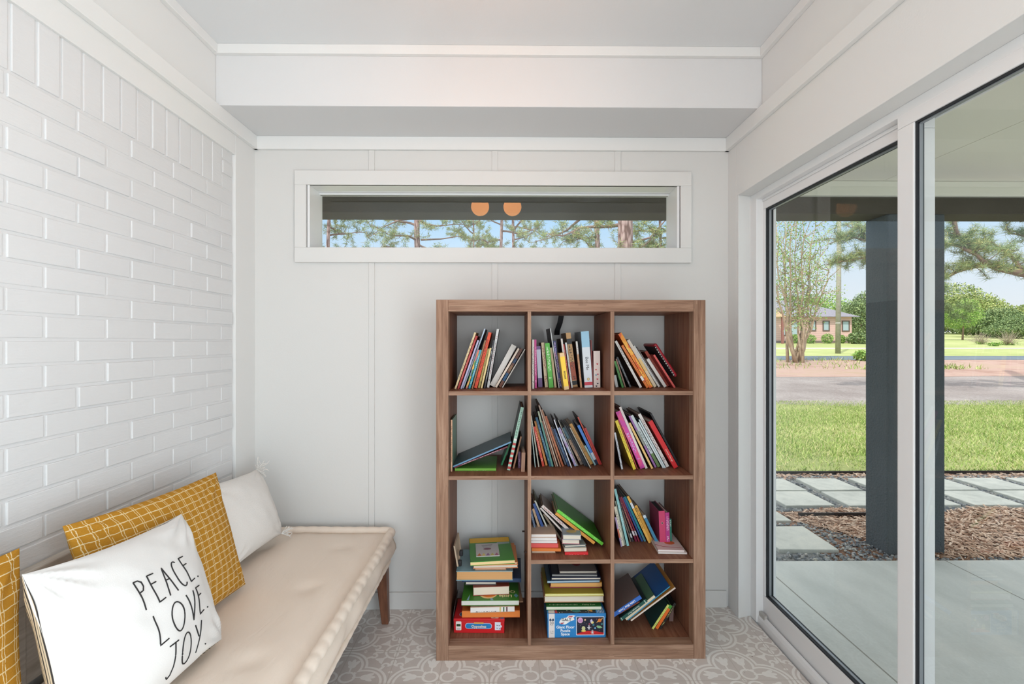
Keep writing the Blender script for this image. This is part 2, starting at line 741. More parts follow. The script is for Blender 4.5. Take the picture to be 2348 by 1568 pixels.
# unseen rear window, added to give the rear fill panel an opening
fill_window = sempty('added_window', 'added unseen white framed window around the rear fill light', 'window')
m = MB()
rect_frame(m, -1.1, 0.96, 0.48, 2.42, 0.06, 0.06, 0.06, YREAR - 0.1, YREAR - 0.02)
m.box((-0.10, YREAR - 0.1, 0.54), (-0.04, YREAR - 0.02, 2.36))
m.build('window_frame', M_VINYL, fill_window, bevel=0.003)
pane('pane', fill_window, [(-1.08, YREAR - .06, .5), (.94, YREAR - .06, .5), (.94, YREAR - .06, 2.4), (-1.08, YREAR - .06, 2.4)])

# ------------------------------------------------------------------ sliding glass door
door = sempty('door_1', 'white vinyl sliding glass door to the patio', 'door')
FX = 1.175                 # room side of the frame
JY = 2.248                 # inner edge of the far jamb
HZ = 1.992                 # underside of the head
PX = 1.208                 # face of the fixed panel
m = MB()
m.box((FX, JY, 0.0), (XOUT + 0.035, DY1, DZ))                    # far jamb
m.box((FX, DY0, 0.0), (XOUT + 0.02, DY0 + 0.05, DZ))            # near jamb
m.box((FX, DY0 + 0.05, HZ), (XOUT + 0.02, JY, DZ))              # head
m.box((FX + 0.028, DY0 + 0.05, HZ - 0.012), (FX + 0.032, JY, HZ))
m.box((PX + 0.044, DY0 + 0.05, HZ - 0.02), (XOUT + 0.02, JY, HZ))
m.build('door_frame', M_VINYL, door, bevel=0.003)
m = MB()
m.prism([(FX + 0.008, 0.0), (FX + 0.008, 0.026), (FX + 0.014, 0.040), (FX + 0.024, 0.044), (FX + 0.026, 0.030), (PX - 0.002, 0.028), (PX - 0.002, 0.03),
         (PX + 0.05, 0.030), (PX + 0.055, 0.048), (PX + 0.062, 0.048), (PX + 0.066, 0.02), (XOUT + 0.05, 0.005), (XOUT + 0.05, -0.05), (FX + 0.008, -0.05)],
        JY - DY0, M=Matrix.Translation((0, DY0, 0)))
m.build('threshold', M_VINYL, door, bevel=0.002)
m = MB().box((FX + 0.012, JY - 0.05, 0.03), (PX - 0.004, JY - 0.001, 0.055))
m.build('track_stop', simple('grey_plastic', C(186, 183, 178), 0.5), door, bevel=0.003)


def door_panel(name, x0, x1, y0, y1, z0, z1, gy0, gy1, gz0, gz1):
    """a vinyl sash (rails and stiles) with its gasket and pane"""
    p = bpy.data.objects.new(name, None)
    COL.objects.link(p)
    p.parent = door
    m = MB()
    m.box((x0, y0, gz1), (x1, y1, z1))
    m.box((x0, y0, z0), (x1, y1, gz0))
    m.box((x0, y0, gz0), (x1, gy0, gz1))
    m.box((x0, gy1, gz0), (x1, y1, gz1))
    m.build('sash', M_VINYL, p, bevel=0.003)
    m = MB()
    e = 0.007
    xm = (x0 + x1) / 2
    for xa, xb in ((x0 + 0.005, xm - 0.005), (xm + 0.005, x1 - 0.005)):
        m.box((xa, gy0, gz1 - e), (xb, gy1, gz1))
        m.box((xa, gy0, gz0), (xb, gy1, gz0 + e))
        m.box((xa, gy0, gz0 + e), (xb, gy0 + e, gz1 - e))
        m.box((xa, gy1 - e, gz0 + e), (xb, gy1, gz1 - e))
    m.build('gasket', M_GASKET, p)
    m = MB()
    e = 0.010
    m.box((xm - 0.005, gy0, gz1 - e), (xm + 0.005, gy1, gz1))
    m.box((xm - 0.005, gy0, gz0), (xm + 0.005, gy1, gz0 + e))
    m.box((xm - 0.005, gy0, gz0), (xm + 0.005, gy0 + e, gz1))
    m.box((xm - 0.005, gy1 - e, gz0), (xm + 0.005, gy1, gz1))
    m.build('spacer', M_ALU, p)
    pane('pane', p, [(xm, gy0, gz0), (xm, gy1, gz0), (xm, gy1, gz1), (xm, gy0, gz1)])
    return p


door_panel('fixed_panel', PX, PX + 0.042, 1.385, JY + 0.01, 0.032, HZ + 0.004, 1.45, 2.233, 0.128, 1.945)
door_panel('sliding_panel', FX + 0.001, FX + 0.031, 0.49, 1.433, 0.046, HZ + 0.014, 0.56, 1.374, 0.128, 1.957)

fill_door = sempty('added_door', 'added unseen glass door around the side fill light', 'door')  # unseen door, put in so the side fill panel has an opening
m = MB()
m.box((FX, -1.93, 0.0), (XOUT, -1.86, 2.0))
m.box((FX, 0.15, 0.0), (XOUT, 0.22, 2.0))
m.box((FX, -1.86, 1.93), (XOUT, 0.15, 2.0))
m.box((FX, -1.86, -0.05), (XOUT, 0.15, 0.06))
m.box((FX, -0.89, 0.06), (XOUT, -0.82, 1.93))
m.build('door_frame', M_VINYL, fill_door, bevel=0.003)
pane('pane', fill_door, [(1.21, -1.87, .05), (1.21, .16, .05), (1.21, .16, 1.94), (1.21, -1.87, 1.94)])

# the pair of globe lights under the ceiling, out of the frame, mirrored in the panes
lampG = NT('lit_globe')
em = lampG.bsdf
em.inputs['Base Color'].default_value = C(240, 200, 160)
em.inputs['Emission Color'].default_value = (1.0, 0.42, 0.17, 1)
em.inputs['Emission Strength'].default_value = 11.0
cl = thing('ceiling_light', 'twin globe ceiling light glowing orange in the window reflection', 'light', (-0.08, 1.29, ZC))
m = MB().box((-0.22, -0.05, -0.025), (0.22, 0.05, 0.0))
m.build('mounting_bar', simple('brushed_brass', C(170, 140, 90), 0.35, 0.5, 0.8), cl, bevel=0.006)
for gx in (-0.128, 0.124):
    prof = [(0.070 * math.sin(math.pi * (0.12 + 0.88 * i / 14)), -0.212 + 0.070 * math.cos(math.pi * (0.12 + 0.88 * i / 14))) for i in range(15)]
    MB().lathe(prof, 28, Matrix.Translation((gx, 0, 0))).build('globe', lampG.mat, cl, smooth=True)
    MB().tube([(gx, 0, -0.03), (gx, 0, -0.150)], 0.018, 14).build('neck', simple('brushed_brass', C(170, 140, 90), 0.35, 0.5, 0.8), cl, smooth=True)


# ================================================================== outside
GZ = -0.10


def gz(y):
    return GZ if y < 11 else GZ + (y - 11) * 0.0325


def ground_mat(name, cols, scale, detail=4, bump=0.4, rough=0.9, big=0.4, bdist=0.02):
    t = NT(name)
    p = t.pos()
    n = t.noise(p, scale, detail, 0.65)
    n2 = t.noise(p, big, 3, 0.6)
    k = (E(t, n) * 0.6 + E(t, n2) * 0.55 - 0.08)
    c = t.ramp(k.s, [(0.25 + 0.5 * i / (len(cols) - 1), c) for i, c in enumerate(cols)])
    t.bump(n, bump, bdist)
    return t.finish(c, rough, 0.15)


def strip(name, x0, x1, ys, mat, z_off=0.0, wob=0.0, label='', cat='', kind='structure'):
    """a strip of ground following the slope between distances ys[0] and ys[-1]"""
    nx = 40
    v, f = [], []
    for j, y in enumerate(ys):
        for i in range(nx + 1):
            x = x0 + (x1 - x0) * i / nx
            yy = y
            if wob and j in (0, len(ys) - 1):
                yy += wob * (noise.noise(Vector((x * 0.5, y, 3.1))) + 0.5 * noise.noise(Vector((x * 2.1, y, 1.7))))
            v.append((x, yy, gz(yy) + z_off))
    for j in range(len(ys) - 1):
        for i in range(nx):
            a = j * (nx + 1) + i
            f.append((a, a + 1, a + nx + 2, a + nx + 1))
    mb = MB()
    mb.add(v, f)
    o = mb.build(name, mat)
    o['label'], o['category'], o['kind'] = label, cat, kind
    return o


# porch slab with scored joints
def concrete():
    t = NT('porch_concrete')
    p = t.pos()
    x, y, z = t.xyz(p)
    n = t.noise(t.mapping(p, (1, 0.35, 1)), 5, 5, 0.65)
    f = t.noise(p, 90, 3, 0.6)
    j = (((x - 1.600) / 1.2).fold(0.5)) < 0.0035
    c = t.ramp(n, [(0.25, C(190, 194, 190)), (0.55, C(208, 211, 207)), (0.8, C(221, 221, 214))])
    c = t.mix((E(t, f) * 0.25).s, c, C(150, 152, 142))
    c = t.mix((j * 0.75).s, c, C(110, 108, 96))
    t.bump((E(t, f) * 0.3 + j * -1.0).s, 0.25, 0.004)
    return t.finish(c, 0.75, 0.2)


struct(MB().box((1.172, -4, -0.3), (9, 3.04, -0.075)).build('floor_porch', concrete(), bevel=0.006),
       'pale concrete porch slab with scored joints', 'porch floor')

M_PORCHC = paint('porch_ceiling_paint', C(233, 230, 218), 0.05, 60)
m = MB()
for xa, xb in ((-6, 0.016), (0.02, XOUT), (XOUT + .004, 2.456), (2.46, 3.676), (3.68, 4.3)):
    m.box((xa, -4 if xa > 1.1 else YB + 0.15, 2.372), (xb, 3.14, 2.385))
m.box((-6, -4.0, 2.78), (4.4, 3.36, 2.82))
m.box((-6, 2.55, 2.386), (4.3, 3.34, 2.78))
m.box((XOUT + 0.01, -4.0, 2.386), (4.3, 2.55, 2.78))
struct(m.build('ceiling_porch', M_PORCHC), 'painted board ceiling of the porch', 'porch ceiling')
struct(MB().box((XOUT + 0.01, 3.105, 2.275), (4.3, 3.138, 2.371)).build('trim_porch', simple('cream_trim', C(228, 228, 214), 0.5), bevel=0.003),
       'cream frieze board under the porch ceiling', 'trim')
bm_t = NT('dark_beam_paint')
_c = bm_t.mix(bm_t.noise(bm_t.pos(), 3, 4), C(70, 66, 58), C(92, 88, 78))
bm_t.bump(bm_t.noise(bm_t.pos(), 60, 3), 0.3, 0.004)
bm_m = bm_t.finish(_c, 0.8, 0.2)
m = MB().box((-6, 3.14, 2.166), (4.3, 3.34, 2.386))
m.box((4.3, -4, 2.166), (4.48, 3.34, 2.386))
struct(m.build('porch_beam', bm_m, bevel=0.006), 'dark porch beam carrying the roof edge', 'beam')

st = NT('dark_stucco')
_n = st.noise(st.pos(), 70, 3, 0.6)
st.bump(_n, 0.8, 0.012)
_m = st.finish(st.mix(st.noise(st.pos(), 4, 3), C(80, 88, 92), C(92, 100, 104)), 0.85, 0.2)
o = MB().box((2.518, 3.145, GZ - 0.1), (2.905, 3.345, 2.17)).build('porch_post', _m, bevel=0.012, segs=3)
tag(o, 'thick dark slate rough stuccoed porch post at the slab edge', 'post', kind='structure')

# beds: gravel, mulch, pavers
M_GRAV = ground_mat('blue_grey_gravel', [C(96, 100, 104), C(140, 142, 142), C(172, 170, 164)], 60, 3, 0.8, 0.9, 1.0)
M_MULCH = ground_mat('bark_mulch', [C(88, 64, 50), C(140, 110, 92), C(186, 156, 134)], 45, 4, 0.9, 0.95, 1.2)
M_SOIL = ground_mat('leaf_litter', [C(140, 118, 100), C(176, 156, 136), C(196, 184, 166)], 30, 4, 0.6)
strip('gravel_bed', -6, 14, [3.02, 4.0, 5.14], M_GRAV, 0, 0, 'blue grey gravel bed around the stepping stones', 'gravel', 'structure')


def scatter(n, x0, x1, y0, y1, z, lo, hi, flat, mat, name, label, cat, keep=None, seed=1, tall=0.25):
    """n small irregular chips lying on the ground, one mesh"""
    g = np.random.default_rng(seed)
    x = g.uniform(x0, x1, n)
    y = g.uniform(y0, y1, n)
    if keep is not None:
        k = keep(x, y)
        x, y = x[k], y[k]
    n = len(x)
    L = g.uniform(lo, hi, n)
    W = L * g.uniform(flat * 0.6, flat * 1.4, n)
    H = np.minimum(W, L) * g.uniform(tall * 0.6, tall * 1.6, n)
    a = g.uniform(0, 2 * np.pi, n)
    tilt = g.uniform(-0.35, 0.35, n)
    base = np.array([[-1, -1, -1], [1, -1, -1], [1, 1, -1], [-1, 1, -1], [-.7, -.7, 1], [.8, -.6, 1], [.6, .8, 1], [-.8, .7, 1]]) * 0.5
    v = base[None] * np.stack([L, W, H], 1)[:, None, :]
    v[:, :, 2] += v[:, :, 0] * tilt[:, None]
    ca, sa = np.cos(a)[:, None], np.sin(a)[:, None]
    vx = v[:, :, 0] * ca - v[:, :, 1] * sa + x[:, None]
    vy = v[:, :, 0] * sa + v[:, :, 1] * ca + y[:, None]
    vz = v[:, :, 2] + z + g.uniform(0, 0.015, n)[:, None]
    vv = np.stack([vx, vy, vz], 2).reshape(-1, 3)
    fb = np.array([[4, 5, 6, 7], [0, 1, 5, 4], [1, 2, 6, 5], [2, 3, 7, 6], [3, 0, 4, 7]])
    ff = (fb[None] + (np.arange(n) * 8)[:, None, None]).reshape(-1, 4)
    o = np_mesh(name, vv, ff, mat)
    return tag(o, label, cat, kind='stuff')


def rand_mat(name, stops, rough=0.9):
    """colour picked per loose piece"""
    t = NT(name)
    g = t.n('ShaderNodeNewGeometry')
    c = t.ramp(g.outputs['Random Per Island'], stops)
    return t.finish(c, rough, 0.15)


pavers = []
for k in range(6):
    for r, (ya, yb) in enumerate(((4.06, 4.45), (4.49, 4.87))):
        xa = 2.38 + 0.545 * k + (0.02 if r else 0)
        pavers.append((xa, ya, xa + 0.42, yb))
pavers += [(1.83, 3.20, 2.235, 3.61), (1.82, 3.72, 2.225, 4.10), (1.83, 4.49, 2.25, 4.87), (1.28, 4.49, 1.70, 4.87)]


def in_paver(x, y):
    k = np.zeros(len(x), bool)
    for xa, ya, xb, yb in pavers:
        k |= (x > xa - .03) & (x < xb + .03) & (y > ya - .03) & (y < yb + .03)
    return k


def mulch_zone(x, y):
    edge = 3.1 + (2.75 - np.clip(x, 2.0, 2.75)) * 1.35
    top = 3.97 + 0.06 * np.sin(x * 5)
    return (x > 2.0) & (y > edge) & (y < top)


M_CHIP = rand_mat('bark_chips', [(0, C(110, 80, 64)), (0.25, C(168, 134, 112)), (0.6, C(206, 178, 156)), (0.85, C(222, 200, 180)), (1, C(140, 112, 96))])
M_PEB = rand_mat('gravel_stones', [(0, C(90, 96, 102)), (0.4, C(130, 136, 140)), (0.8, C(164, 166, 166)), (1, C(190, 186, 176))])
strip('mulch_bed', 2.1, 12, [3.045, 3.5, 3.99], M_MULCH, 0.006, 0.0, 'brown bark mulch bed around the porch post', 'mulch', 'structure')
scatter(30000, 1.9, 8.0, 3.05, 4.03, GZ + 0.01, 0.02, 0.085, 0.15, M_CHIP, 'bark_chips', 'loose shredded bark chips around the porch post', 'mulch',
        lambda x, y: mulch_zone(x, y) & ~in_paver(x, y), 4)
scatter(28000, 1.2, 6.5, 3.05, 4.98, GZ + 0.004, 0.009, 0.024, 0.7, M_PEB, 'gravel', 'loose grey gravel between the square pavers', 'gravel',
        lambda x, y: ~mulch_zone(x, y) & ~in_paver(x, y), 5, 0.5)
scatter(1500, 1.5, 8.0, 4.9, 5.1, GZ + 0.004, 0.02, 0.06, 0.3, M_CHIP, 'leaf_litter', 'dry brown leaf litter along the lawn edging', 'litter', None, 6)

pv = NT('sandstone_paver')
_p = pv.pos()
_c = pv.ramp(pv.noise(_p, 6, 5, 0.65), [(0.3, C(184, 186, 178)), (0.55, C(206, 207, 198)), (0.8, C(220, 218, 206))])
pv.bump(pv.noise(_p, 70, 3), 0.3, 0.004)
M_PAV = pv.finish(pv.mix((E(pv, pv.noise(_p, 120, 2)) * 0.3).s, _c, C(150, 154, 150)), 0.85, 0.2)
pr = random.Random(5)
names_row = {0: 'row nearest the porch slab', 1: 'row along the lawn edging'}
for i, (xa, ya, xb, yb) in enumerate(pavers):
    g = 'square stepping stones in the gravel'
    j = lambda: pr.uniform(-.008, .008)
    m = MB()
    z0, z1 = GZ - 0.03, GZ + 0.028
    q = [(xa + j(), ya + j()), (xb + j(), ya + j()), (xb + j(), yb + j()), (xa + j(), yb + j())]
    m.add([(x, y, z0) for x, y in q] + [(x, y, z1) for x, y in q],
          [(3, 2, 1, 0), (4, 5, 6, 7), (0, 1, 5, 4), (1, 2, 6, 5), (2, 3, 7, 6), (3, 0, 4, 7)])
    o = m.build('paver', M_PAV, bevel=0.006)
    if i < 12:
        pos = ['at the house end', 'second from the house end', 'third from the house end', 'fourth from the house end', 'fifth from the house end', 'sixth from the house end'][i // 2]
        lb = 'square grey paver %s of the %s' % (pos, 'row along the mulch' if i % 2 == 0 else 'row along the lawn')
    else:
        lb = ['square grey paver closest to the porch slab', 'square grey paver just beyond the one closest to the porch slab',
              'square grey paver along the lawn in line with the one by the slab', 'square grey paver along the lawn hidden past the door jamb'][i - 12]
    tag(o, lb, 'paver', g)

m = MB()
m.box((-6, 5.10, GZ - 0.05), (14, 5.115, GZ + 0.035))
tag(m.build('lawn_edging', simple('black_edging', C(46, 42, 40), 0.7)), 'thin black edging strip between pavers and lawn', 'edging', kind='structure')
m = MB()
m.box((2.35, 3.83, GZ - 0.03), (3.1, 3.845, GZ + 0.045))
tag(m.build('bed_edging', simple('black_edging', C(46, 42, 40), 0.7)), 'short black edging strip in the mulch behind the post', 'edging')

# lawn, drive, road, far meadow
M_LAWN = ground_mat('lawn_ground', [C(112, 122, 78), C(142, 150, 98), C(184, 174, 134)], 25, 4, 0.6, 0.95, 0.6)
M_DRIVE = ground_mat('gravel_drive', [C(112, 102, 100), C(150, 142, 140), C(182, 176, 174)], 22, 6, 0.7, 0.95, 0.5)
M_CLAY = ground_mat('red_clay', [C(134, 98, 84), C(176, 150, 140), C(162, 146, 118)], 1.6, 9, 0.5, 0.95, 0.25)
M_ROAD = ground_mat('asphalt', [C(88, 100, 112), C(108, 120, 130), C(122, 132, 140)], 6, 3, 0.2, 0.9, 0.3)
M_MEADOW = ground_mat('meadow', [C(142, 154, 96), C(168, 176, 118), C(192, 188, 146)], 0.8, 5, 0.4, 0.95, 0.08)
strip('lawn', -10, 24, [5.115, 7, 9, 11.2], M_LAWN, 0, 0, 'green front lawn beyond the pavers', 'lawn')
strip('gravel_drive', -10, 60, [10.6, 12, 14, 16, 17.5], M_DRIVE, 0.004, 0.5, 'pale grey gravel drive beyond the lawn', 'drive')
strip('clay_ground', -20, 80, [16.8, 19, 22, 25.4], M_CLAY, 0.009, 0.45, 'bare red clay between the drive and the road', 'ground')
strip('road', -60, 120, [25.2, 27, 28.6], M_ROAD, 0.016, 0.0, 'blue grey asphalt road', 'road')
strip('meadow', -90, 200, [28.4, 40, 60, 90, 140], M_MEADOW, 0.02, 0.0, 'bright mown field beyond the road', 'field')
strip('field_track', 20, 120, [37.4, 38.2, 39.0], simple('pale_track', C(214, 200, 184), 0.9), 0.03, 0.1, 'thin pale dirt track across the field', 'track')


def blades(name, n, x0, x1, y0, y1, hmin, hmax, w, mat, label, cat, seed, dens=None, z_off=0.0):
    g = np.random.default_rng(seed)
    y = y0 + (y1 - y0) * g.uniform(0, 1, n) ** 1.15
    x = g.uniform(x0, x1, n)
    if dens is not None:
        k = np.array([g.uniform() < dens(a, b) for a, b in zip(x, y)])
        x, y = x[k], y[k]
    n = len(x)
    a = g.uniform(0, 2 * np.pi, n)
    h = g.uniform(hmin, hmax, n)
    lean = g.normal(0, 0.55, (n, 2)) * h[:, None]
    z = np.array([gz(v) for v in y]) + z_off
    dx, dy = np.cos(a) * w, np.sin(a) * w
    v = np.stack([np.stack([x - dx, y - dy, z], 1), np.stack([x + dx, y + dy, z], 1),
                  np.stack([x + lean[:, 0], y + lean[:, 1], z + h], 1)], 1).reshape(-1, 3)
    f = np.arange(3 * n).reshape(-1, 3)
    return tag(np_mesh(name, v, f, mat), label, cat, kind='stuff')


M_BLADE = rand_mat('grass_blades', [(0, C(98, 128, 60)), (0.35, C(142, 168, 88)), (0.7, C(176, 192, 118)), (1, C(212, 200, 158))], 0.8)
blades('grass', 170000, 2.0, 12.6, 5.13, 11.3, 0.022, 0.06, 0.0045, M_BLADE, 'short green blades of the front lawn', 'grass', 11,
       lambda x, y: 0.55 + 0.6 * noise.noise(Vector((x * 0.7, y * 0.9, 0.3))) + (0.25 if 5.9 < y < 10 else -0.12))
blades('weeds', 5000, 9.0, 20.0, 19.5, 25.0, 0.05, 0.26, 0.02, M_BLADE, 'sparse weeds on the red clay before the road', 'weeds', 12,
       lambda x, y: 0 if math.hypot(x - 14.4, y - 23.4) < .75 or math.hypot(x - 18.4, y - 24.6) < 1 else 0.1 + 1.2 * max(0, noise.noise(Vector((x * 0.35, y * 0.5, 9)))), 0.02)

# ------------------------------------------------------------------ trees
M_BARKP = NT('pine_bark')
_p = M_BARKP.pos()
_v = M_BARKP.voronoi(M_BARKP.mapping(_p, (1, 1, 0.3)), 16)
_c = M_BARKP.ramp(_v, [(0.0, C(202, 178, 172)), (0.45, C(176, 150, 146)), (0.8, C(116, 92, 86))])
M_BARKP.bump((E(M_BARKP, _v) * -1.0).s, 0.8, 0.03)
M_BARKP = M_BARKP.finish(_c, 0.9, 0.1)
M_BARKB = simple('branch_bark', C(140, 118, 108), 0.9, 0.1)
M_BARKM = ground_mat('smooth_bark', [C(150, 128, 104), C(184, 164, 138), C(200, 186, 164)], 4, 3, 0.1, 0.85, 1.2)
M_NEED = rand_mat('pine_needles', [(0, C(104, 128, 84)), (0.4, C(140, 160, 112)), (0.8, C(176, 186, 130)), (1, C(206, 184, 116))], 0.7)
M_LEAF = rand_mat('fresh_leaves', [(0, C(104, 142, 70)), (0.5, C(142, 178, 96)), (1, C(180, 200, 120))], 0.7)
M_LEAFD = rand_mat('dark_leaves', [(0, C(92, 114, 80)), (0.5, C(128, 150, 104)), (1, C(160, 176, 122))], 0.75)
M_LEAFY = rand_mat('mixed_leaves', [(0, C(108, 128, 76)), (0.4, C(146, 164, 98)), (0.8, C(176, 186, 116)), (1, C(196, 196, 140))], 0.8)
M_TWIG = rand_mat('grey_twigs', [(0, C(150, 136, 120)), (1, C(196, 184, 168))], 0.9)


def tufts(centers, n_per, length, width, g, spread=1.0):
    """needle bursts: n_per thin triangles from each centre"""
    c = np.repeat(np.asarray(centers), n_per, 0)
    n = len(c)
    d = g.normal(0, 1, (n, 3))
    d[:, 2] = d[:, 2] * 0.8 + 0.25
    d /= np.linalg.norm(d, axis=1)[:, None]
    L = length * g.uniform(0.6, 1.2, n)[:, None]
    s = np.cross(d, g.normal(0, 1, (n, 3)))
    s /= np.linalg.norm(s, axis=1)[:, None] + 1e-9
    off = g.normal(0, 0.25 * length * spread, (n, 3))
    v = np.stack([c + off - s * width, c + off + s * width, c + off + d * L], 1).reshape(-1, 3)
    return v, np.arange(3 * n).reshape(-1, 3)


def leaf_cards(centers, size, g, aspect=0.55):
    n = len(centers)
    c = np.asarray(centers)
    a = g.normal(0, 1, (n, 3))
    a /= np.linalg.norm(a, axis=1)[:, None]
    b = np.cross(a, g.normal(0, 1, (n, 3)))
    b /= np.linalg.norm(b, axis=1)[:, None] + 1e-9
    s = (size * g.uniform(0.6, 1.4, n))[:, None]
    v = np.stack([c - a * s, c - b * s * aspect, c + a * s, c + b * s * aspect], 1).reshape(-1, 3)
    return v, np.arange(4 * n).reshape(-1, 4)


def wander(p, d, L, steps, jit, rr, lift=0.0):
    pts = [Vector(p)]
    d = Vector(d).normalized()
    for i in range(steps):
        d = (d + Vector((rr.gauss(0, jit), rr.gauss(0, jit), rr.gauss(0, jit) + lift))).normalized()
        pts.append(pts[-1] + d * (L / steps))
    return pts


def taper(r0, r1, n):
    return [r0 + (r1 - r0) * i / (n - 1) for i in range(n)]


def pine(x, y, r, h, z_lo, z_hi, n_br, br_len, seed, label, lean=(0, 0), needle=0.17, nper=22, dens=1.0, extra=None):
    rr = random.Random(seed)
    g = np.random.default_rng(seed)
    z0 = gz(y)
    t = thing('pine_tree', label, 'tree', (x, y, z0), 'tall pines outside the high window')
    m = MB()
    n = 14
    pts = [(x + lean[0] * i / n + 0.04 * math.sin(i * 1.3 + seed), y + lean[1] * i / n, z0 - 0.1 + (h + 0.1) * i / n) for i in range(n + 1)]
    m.tube(pts, [r * (1.12 if i == 0 else 1 - 0.55 * i / n) for i in range(n + 1)], 18)
    attach(m.build('trunk', M_BARKP, smooth=True), t)
    mb, cs = MB(), []
    brs = []
    for i in range(n_br):
        z = z_lo + (z_hi - z_lo) * (i + rr.random() * 0.8) / n_br
        fr = (z - z0) / h
        bx, by = x + lean[0] * fr, y + lean[1] * fr
        a = rr.uniform(0, 2 * math.pi)
        L = br_len * rr.uniform(0.5, 1.15)
        brs.append((wander((bx, by, z), (math.cos(a), math.sin(a) * 0.6, rr.uniform(-0.15, 0.5)), L, 8, 0.22, rr, -0.02), 0.05 * L / 2 + 0.012))
    for e in (extra or []):
        brs.append((e[0], e[1]))
    for bp, br in brs:
        mb.tube(bp, taper(br * 0.75, 0.006, len(bp)), 6)
        for q in range(len(bp)):
            if q < 2:
                continue
            for s_ in range(2):
                if rr.random() > 0.8 * dens:
                    continue
                tw = wander(bp[q], (rr.gauss(0, 1), rr.gauss(0, .7), rr.gauss(0.1, .5)), rr.uniform(.25, .7), 4, .3, rr, .05)
                mb.tube(tw, taper(0.012, 0.004, len(tw)), 5, cap=False)
                cs += [tuple(tw[2]), tuple(tw[3]), tuple(tw[4]), tuple(tw[4] + Vector((rr.gauss(0, .08), rr.gauss(0, .08), .05)))]
        cs.append(tuple(bp[-1]))
    attach(mb.build('branches', M_BARKB, smooth=True), t)
    v, f = tufts(cs, nper, needle, 0.0045 + 0.0002 * y, g)
    attach(np_mesh('needles', v, f, M_NEED), t)
    return t


def W(px, py, d):
    return P(px, py, d)


def px_path(pts, d, dd=0.0, seed=0):
    rr = random.Random(seed)
    return [W(a, b, d + dd * i / max(1, len(pts) - 1) + rr.uniform(-.05, .05)) for i, (a, b) in enumerate(pts)]


# the pines seen through the high window
pine(W(1431, 500, 13).x, 13, 0.235, 15, 2.5, 8.5, 7, 2.2, 21, 'thickest pine trunk, scaly pink bark, seen through the high window',
     extra=[([*px_path([(1452, 555), (1490, 545), (1530, 500), (1560, 470)], 13)], .05)])
pine(W(1369, 500, 17).x, 17, 0.105, 15, 3.5, 9, 9, 2.0, 22, 'slim pine just beside the thickest trunk outside the high window',
     extra=[(px_path([(1369, 480), (1330, 502), (1300, 528), (1262, 545), (1215, 557)], 17, .6), .09)])
pine(W(958, 500, 18).x, 18, 0.13, 15, 3.6, 9.5, 16, 2.7, 23, 'pine with long drooping boughs, middle of the wide gap in the high window',
     extra=[(px_path([(955, 500), (915, 505), (880, 520), (845, 545)], 18), .06), (px_path([(965, 550), (1010, 548), (1050, 542), (1085, 548)], 18), .05)])
pine(W(754, 500, 20).x, 20, 0.085, 15, 3.8, 10, 15, 2.4, 24, 'thin pine closest to the brick end of the high window')
pine(W(1149, 500, 22).x, 22, 0.085, 16, 4.3, 10, 12, 2.0, 25, 'thinner of two close pines below the globe reflections, window centre')
pine(W(1170, 560, 27).x, 27, 0.10, 15, 5, 11, 13, 2.4, 26, 'bushier of two close pines below the globe reflections, window centre', lean=(0.35, 0))
pine(W(1515, 520, 20).x, 20, 0.07, 13, 3.5, 9, 22, 1.7, 27, 'dense young pine at the door end of the high window', dens=1.3)
pine(W(1085, 560, 30).x, 30, 0.07, 12, 4, 9, 16, 2.0, 28, 'distant hazy pine between the two window centre trunks and the drooping pine')

# the big pine bough across the door glass
rr = random.Random(41)
tB = thing('pine_tree', 'large pine reaching a heavy yellow green bough across the sliding glass', 'tree', (14.6, 12.2, gz(12.2)))
m = MB()
m.tube([(14.6, 12.2, gz(12.2) - 0.1), (14.65, 12.2, 3), (14.5, 12.2, 7), (14.6, 12.2, 11)], [0.3, 0.27, 0.22, 0.14], 18)
attach(m.build('trunk', M_BARKP, smooth=True), tB)
bough = [
    ([(2420, 625), (2348, 628), (2300, 618), (2262, 606), (2225, 612), (2195, 622), (2160, 640)], 0.10),
    ([(2262, 606), (2240, 585), (2215, 572), (2190, 560), (2150, 565), (2090, 572)], 0.05),
    ([(2420, 470), (2340, 505), (2318, 486), (2290, 470)], 0.07),
    ([(2185, 492), (2192, 530), (2205, 552), (2235, 568), (2262, 570)], 0.06),
    ([(2348, 628), (2330, 600), (2310, 580), (2280, 560), (2255, 545)], 0.05),
    ([(2090, 572), (2040, 580), (1990, 590), (1940, 598), (1895, 606)], 0.035),
    ([(2040, 580), (2000, 555), (1960, 545), (1925, 548), (1900, 560)], 0.03),
    ([(2000, 555), (1970, 525), (1945, 520)], 0.02),
    ([(2420, 560), (2380, 545), (2345, 540), (2320, 535)], 0.05),
]
mb, cs = MB(), []
for pts, r_ in bough:
    bp = px_path(pts, 12.0, 0.5, int(pts[0][0]))
    mb.tube(bp, taper(r_, r_ * 0.35, len(bp)), 8)
    for i in range(len(bp) - 1):
        seg = (bp[i + 1] - bp[i]).length
        for k in range(int(seg / 0.055) + 1):
            q = bp[i].lerp(bp[i + 1], rr.random())
            tw = wander(q, (rr.gauss(0, .8), rr.gauss(0, .8), rr.gauss(.3, .4)), rr.uniform(.15, .48), 4, .25, rr, .08)
            mb.tube(tw, taper(0.012, 0.005, 5), 5, cap=False)
            cs += [tuple(tw[j]) for j in (2, 3, 4)]
attach(mb.build('branches', M_BARKB, smooth=True), tB)
g = np.random.default_rng(42)
v, f = tufts(cs, 34, 0.20, 0.0045, g, .6)
attach(np_mesh('needles', v, f, M_NEED), tB)
